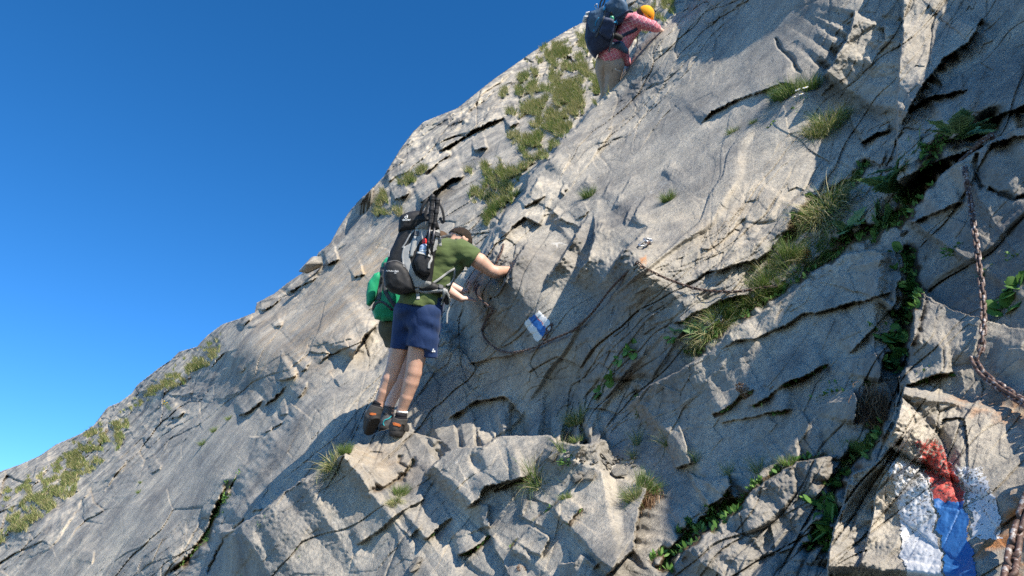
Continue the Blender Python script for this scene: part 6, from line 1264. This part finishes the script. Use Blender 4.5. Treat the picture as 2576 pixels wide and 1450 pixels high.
# daisies and yellow flowers
def flower_mesh(seed, petals, pc, r_, cc, name):
    VV = []; FF = []; o = 0; mats_ = []
    P_ = spline([(0, 0, 0), (.006, 0, .03), (.002, .004, .055)], 4); v_, f_ = tubes([P_], .0012, 6); return P_, v_, f_
M_PETAL = simple_mat('white_petals', (.8, .8, .78), .7, 0); M_YEL = simple_mat('yellow_petals', (.75, .55, .02), .7, 0)
def flower(uv, s, label, white=True, group=None):
    n = surfn(uv[0], uv[1], 8); root = empty('daisy' if white else 'yellow_flower', label, 'flower', group, tuple(surf(*uv))); root.rotation_mode = 'QUATERNION'; root.rotation_quaternion = orient(n, .3); root.scale = (s,) * 3
    v_, f_ = tubes([[(0, 0, -.01), (.004, 0, .03), (.002, .004, .06)]], .0014, 6); V2 = v_; me = bpy.data.meshes.new('stem'); me.from_pydata(v_.tolist(), [], f_.tolist()); me.update(); link('stem', me, M_STEM, root)
    VV = []; FF = []
    for k_ in range(12):
        a = k_ * math.pi / 6; c_, s_ = math.cos(a), math.sin(a); R0 = np.array([[c_, -s_], [s_, c_]]); q_ = np.array([(.003, -.002), (.013, -.0032), (.016, 0), (.013, .0032), (.003, .002)]) @ R0.T; o = len(VV)
        VV += [(x + .002, y + .004, .06 + .002 * (k_ % 2)) for x, y in q_]; FF.append(tuple(range(o, o + 5)))
    me = bpy.data.meshes.new('petals'); me.from_pydata(VV, [], FF); me.update(); link('petals', me, M_PETAL if white else M_YEL, root)
    v_, f_ = tubes([[(.002, .004, .059), (.002, .004, .065)]], [[.005, .003]], 8); me = bpy.data.meshes.new('centre'); me.from_pydata(v_.tolist(), [], f_.tolist()); me.update(); link('centre', me, M_YEL, root)
M_STEM = simple_mat('flower_stem', (.10, .16, .04), .7, 0)
for uv, s, lb in ((cE((622, 572))[0], 1.3, 'white daisy on the right of the cushion'), (cE((584, 578))[0], 1.2, 'white daisy in the middle of the cushion'), (cE((600, 600))[0], 1.1, 'lower white daisy of the cushion'), (cE((560, 605))[0], .9, 'small white daisy at the left of the cushion')): flower(uv, s, lb, True, 'white daisies on the high cushion')
for uv, s in (((428, 1030), 4.5), ((433, 1032), 4), ((430, 1035), 4), ((425, 1033), 4)): flower(uv, s, 'yellow flower in the small clump on the far left slope', False, 'yellow flowers on the far slope')
# hanging roots
def roots(uv, n, L, br, label, seed, gdir=(0, 0, -1)):
    r = np.random.RandomState(seed); nn = surfn(uv[0], uv[1], 10); K = 7; s = np.linspace(0, 1, K); b = r.normal(0, br, (n, 3)); ln = L * r.uniform(.4, 1.1, n)
    p = b[:, None, :] + nn * .02 + np.array(gdir)[None, None] * (ln[:, None] * s)[..., None] + np.cumsum(r.normal(0, .006, (n, K, 3)), 1) + nn * (np.sin(s * 3) * .02)[None, :, None]
    V_, F_ = strips(p, np.full((n, K), .0026) * (1 - .6 * s), r.normal(0, 1, (n, 3))); me = mesh_t('root_mat', V_, F_, np.repeat(r.uniform(0, 1, n), K * 2), M_ROOT)
    o = bpy.data.objects.new('root_mat', me); COL.objects.link(o); o.location = surf(*uv); tag(o, label, 'roots'); return o
roots(cI((1730, 1010))[0], 500, .17, .026, 'beard of dry brown roots hanging under the grass tuft near the bottom right', 1)
roots(cG((1190, 430))[0], 700, .12, .030, 'mat of reddish brown roots filling the cleft right of the shaded block', 2)
roots(cG((1150, 540))[0], 400, .09, .022, 'lower brown root mat in the cleft above the bottom gully', 3)
mo = leafy_mesh(600, .05, .010, 31, leaf_mat('orange_moss', [(0, (.16, .05, .01)), (1, (.42, .17, .02))], .1), .6, name='moss_cushion', asp=.6, hmax=.02)
plant('moss_cushion', mo, *cA((1470, 70))[0], 1.0, 'orange-brown moss cushion in the grassy gully', 'moss', upw=.2); 
me2 = leafy_mesh(700, .05, .008, 32, M_ROOT, .6, name='moss_cushion', asp=.6, hmax=.012)
for uv, s, lb in ((cA((1430, 1080))[0], .9, 'dark brown moss strip under the pale crumbly band'), (cA((990, 1180))[0], .9, 'dark brown moss patch left of the long moss strip'), (cA((1240, 1185))[0], .5, 'narrow brown moss streak between the two moss patches'), (cG((60, 1250))[0], .8, 'brown moss in the lower mossy crack'), (cI((1000, 1400))[0], .6, 'brown moss hollow at the bottom edge')): plant('moss_cushion', me2, *uv, s, lb, 'moss', 'brown moss patches in joints', upw=.1)
# loose stones
import bmesh
M_STONE = None
def stone_mesh(seed, flat=.55):
    r = random.Random(seed); bm = bmesh.new()
    for _ in range(13):
        v_ = Vector((r.gauss(0, 1), r.gauss(0, 1), r.gauss(0, 1))).normalized(); v_ = Vector((v_.x * 1.0, v_.y * .75, v_.z * flat)) * r.uniform(.85, 1.1); bm.verts.new(v_ * .5)
    h = bmesh.ops.convex_hull(bm, input=bm.verts); bmesh.ops.delete(bm, geom=[g for g in h['geom_interior'] if isinstance(g, bmesh.types.BMVert)], context='VERTS')
    bmesh.ops.bevel(bm, geom=list(bm.edges), offset=.018, segments=1, affect='EDGES', clamp_overlap=True); me = bpy.data.meshes.new('stone'); bm.to_mesh(me); bm.free(); me.materials.append(M_ROCK); return me
ST = [stone_mesh(s_, f_) for s_, f_ in ((1, .7), (2, .5), (3, .35), (4, .6), (5, .3))]
def stone(i, uv, s, label, group=None, cat='stone', lift=.2):
    n = surfn(uv[0], uv[1], 8); o = bpy.data.objects.new('loose_stone', ST[i % 5]); COL.objects.link(o); r = random.Random(int(uv[0] * 3 + uv[1]))
    o.rotation_mode = 'QUATERNION'; o.rotation_quaternion = orient(n, .4) @ Quaternion((0, 0, 1), r.uniform(0, 6)); o.location = surf(*uv) + n * s * lift; o.scale = (s,) * 3; tag(o, label, cat, group); return o
stone(0, cB((1895, 655))[0], .085, 'rounded white stone wedged at the lower end of the scree pocket'); stone(3, cB((1900, 620))[0], .065, 'smaller white stone sitting on top of the rounded one'); stone(0, cB((1985, 640))[0], .085, 'white stone right of the wedged pair')
stone(2, cB((2220, 640))[0], .13, 'long flat pale stone lying below the scree'); stone(1, cB((2090, 520))[0], .07, 'white cube-like stone in the middle of the scree'); stone(4, cB((2080, 495))[0], .09, 'flat grey slate lying on the white cube-like stone'); stone(2, cB((570, 1340))[0], .10, 'white flat stone on the lower left of the front block'); stone(1, cB((550, 1385))[0], .10, 'white stone below the flat one at the bottom')
stone(1, cB((1690, 470))[0], .09, 'grey-blue stone at the left edge of the scree'); stone(0, cA((1380, 250))[0], .19, 'pale flat boulder in the grassy gully above the big block', lift=.05); stone(3, cG((1100, 410))[0], .085, 'small wedge-shaped stone jammed above the root mat'); stone(0, cE((1100, 990))[0], .06, 'whitish stone in the shaded corner above the thistles')
stone(0, cG((1870, 690))[0] if False else (2278, 590), .05, 'small stone on the tip of the big block beside the leaves'); stone(2, (800, 684), .9, 'white flat stone lying loose on the skyline slab', lift=.25)
rr_ = random.Random(9)
for i in range(34):
    a = rr_.random(); uv = cB((1740 + 640 * a + rr_.gauss(0, 25), 430 + 190 * a * rr_.random() + 120 * rr_.random() * (1 - a) + rr_.gauss(0, 18)))[0]
    stone(i, uv, rr_.uniform(.018, .048), 'small pale chip of rock lying loose in the scree pocket', 'loose chips in the scree pocket', 'rock chip', .12)
print('plants', TOTAL)
# ================================================================ TURF on the far ledges (countless blades: one object)
def turf():
    r = np.random.RandomState(3); m = (TURF > .45) & (dsky < -4) & (U > -20) & (U < 2600) & (V > -20) & (V < 1470); jj, ii = np.nonzero(m)
    d = D[jj, ii]; a = (d * STEP / FPX) ** 2 / np.clip(-(NRM[jj, ii] * RN[jj, ii]).sum(-1), .25, 1); prob = np.clip(TURF[jj, ii], 0, 1) * a ** .5
    n = 70000; pick = r.choice(len(jj), n, p=prob / prob.sum()); j, i = jj[pick], ii[pick]
    p0 = P[j, i] + r.normal(0, .5, (n, 3)) * (D[j, i] * STEP / FPX)[:, None]; dd = D[j, i]; nn = NRM[j, i]
    clump = perlin((p0 / .22).astype(np.float32), 61) * .5 + .5; cl2 = np.clip(perlin((p0 / .8).astype(np.float32), 62) * 1.3 + .5, 0, 1)
    ln = (.08 + .10 * clump) * r.uniform(.6, 1.2, n) * np.clip(dd / 13, .8, 1.5); K = 4; s = np.linspace(0, 1, K)
    az_ = r.uniform(0, 2*np.pi, n); out = np.stack([np.cos(az_), np.sin(az_), 0*az_], -1) * .7 + nn * .5; up_ = np.array([0, 0, 1.])
    p = p0[:, None] + (up_ * .85)[None, None] * (ln[:, None] * (s - .45 * s ** 2))[..., None] + out[:, None] * (ln[:, None] * (.25 * s + .55 * s ** 2))[..., None]
    w_ = (.0030 + .00045 * dd)[:, None] * (1 - .85 * s ** 2) * r.uniform(.7, 1.3, n)[:, None]
    V_, F_ = strips(p, w_, np.stack([np.cos(az_ + 1.57), np.sin(az_ + 1.57), 0*az_], -1)); t = np.where(r.uniform(0, 1, n) < .34 + .55 * (1 - cl2) , r.uniform(.62, .95, n), np.clip(r.normal(.40 + .22 * cl2, .12, n), 0, .6))
    me = mesh_t('turf_grass', V_, F_, np.repeat(t, K * 2), M_GRASS); o = bpy.data.objects.new('turf_grass', me); COL.objects.link(o); tag(o, 'olive-green and straw-coloured turf on the ledges of the upper and left slope', 'grass', kind='stuff')
turf()
def greens():
    r = np.random.RandomState(5); g = perlin(np.stack([U / 16, V / 16, U * 0], -1), 91) > .02
    m = (SOIL > .6) & (dsky < -4) & g & (U > -10) & (U < 2590) & (V > -10) & (V < 1465); jj, ii = np.nonzero(m); a = D[jj, ii] ** .8
    n = 5200; pick = r.choice(len(jj), n, p=a / a.sum()); j, i = jj[pick], ii[pick]; p0 = P[j, i] + NRM[j, i] * .004; K = 4; s = np.linspace(0, 1, K); ln = r.uniform(.010, .030, n)
    d = NRM[j, i] * .6 + r.normal(0, .55, (n, 3)) + np.array([0, 0, .45]); d /= np.linalg.norm(d, axis=1, keepdims=True); p = p0[:, None] + d[:, None] * (ln[:, None] * s)[..., None]
    w_ = ln[:, None] * .45 * np.sin(np.pi * np.clip(.08 + s * .92, 0, 1)); V_, F_ = strips(p, w_, np.cross(d, r.normal(0, 1, (n, 3)))); me = mesh_t('ground_cover', V_, F_, np.repeat(r.uniform(0, 1, n), K * 2), M_LEAF)
    o = bpy.data.objects.new('ground_cover', me); COL.objects.link(o); tag(o, 'tiny green leaves and moss scattered along the soil-filled cracks', 'ground cover', kind='stuff')
greens()
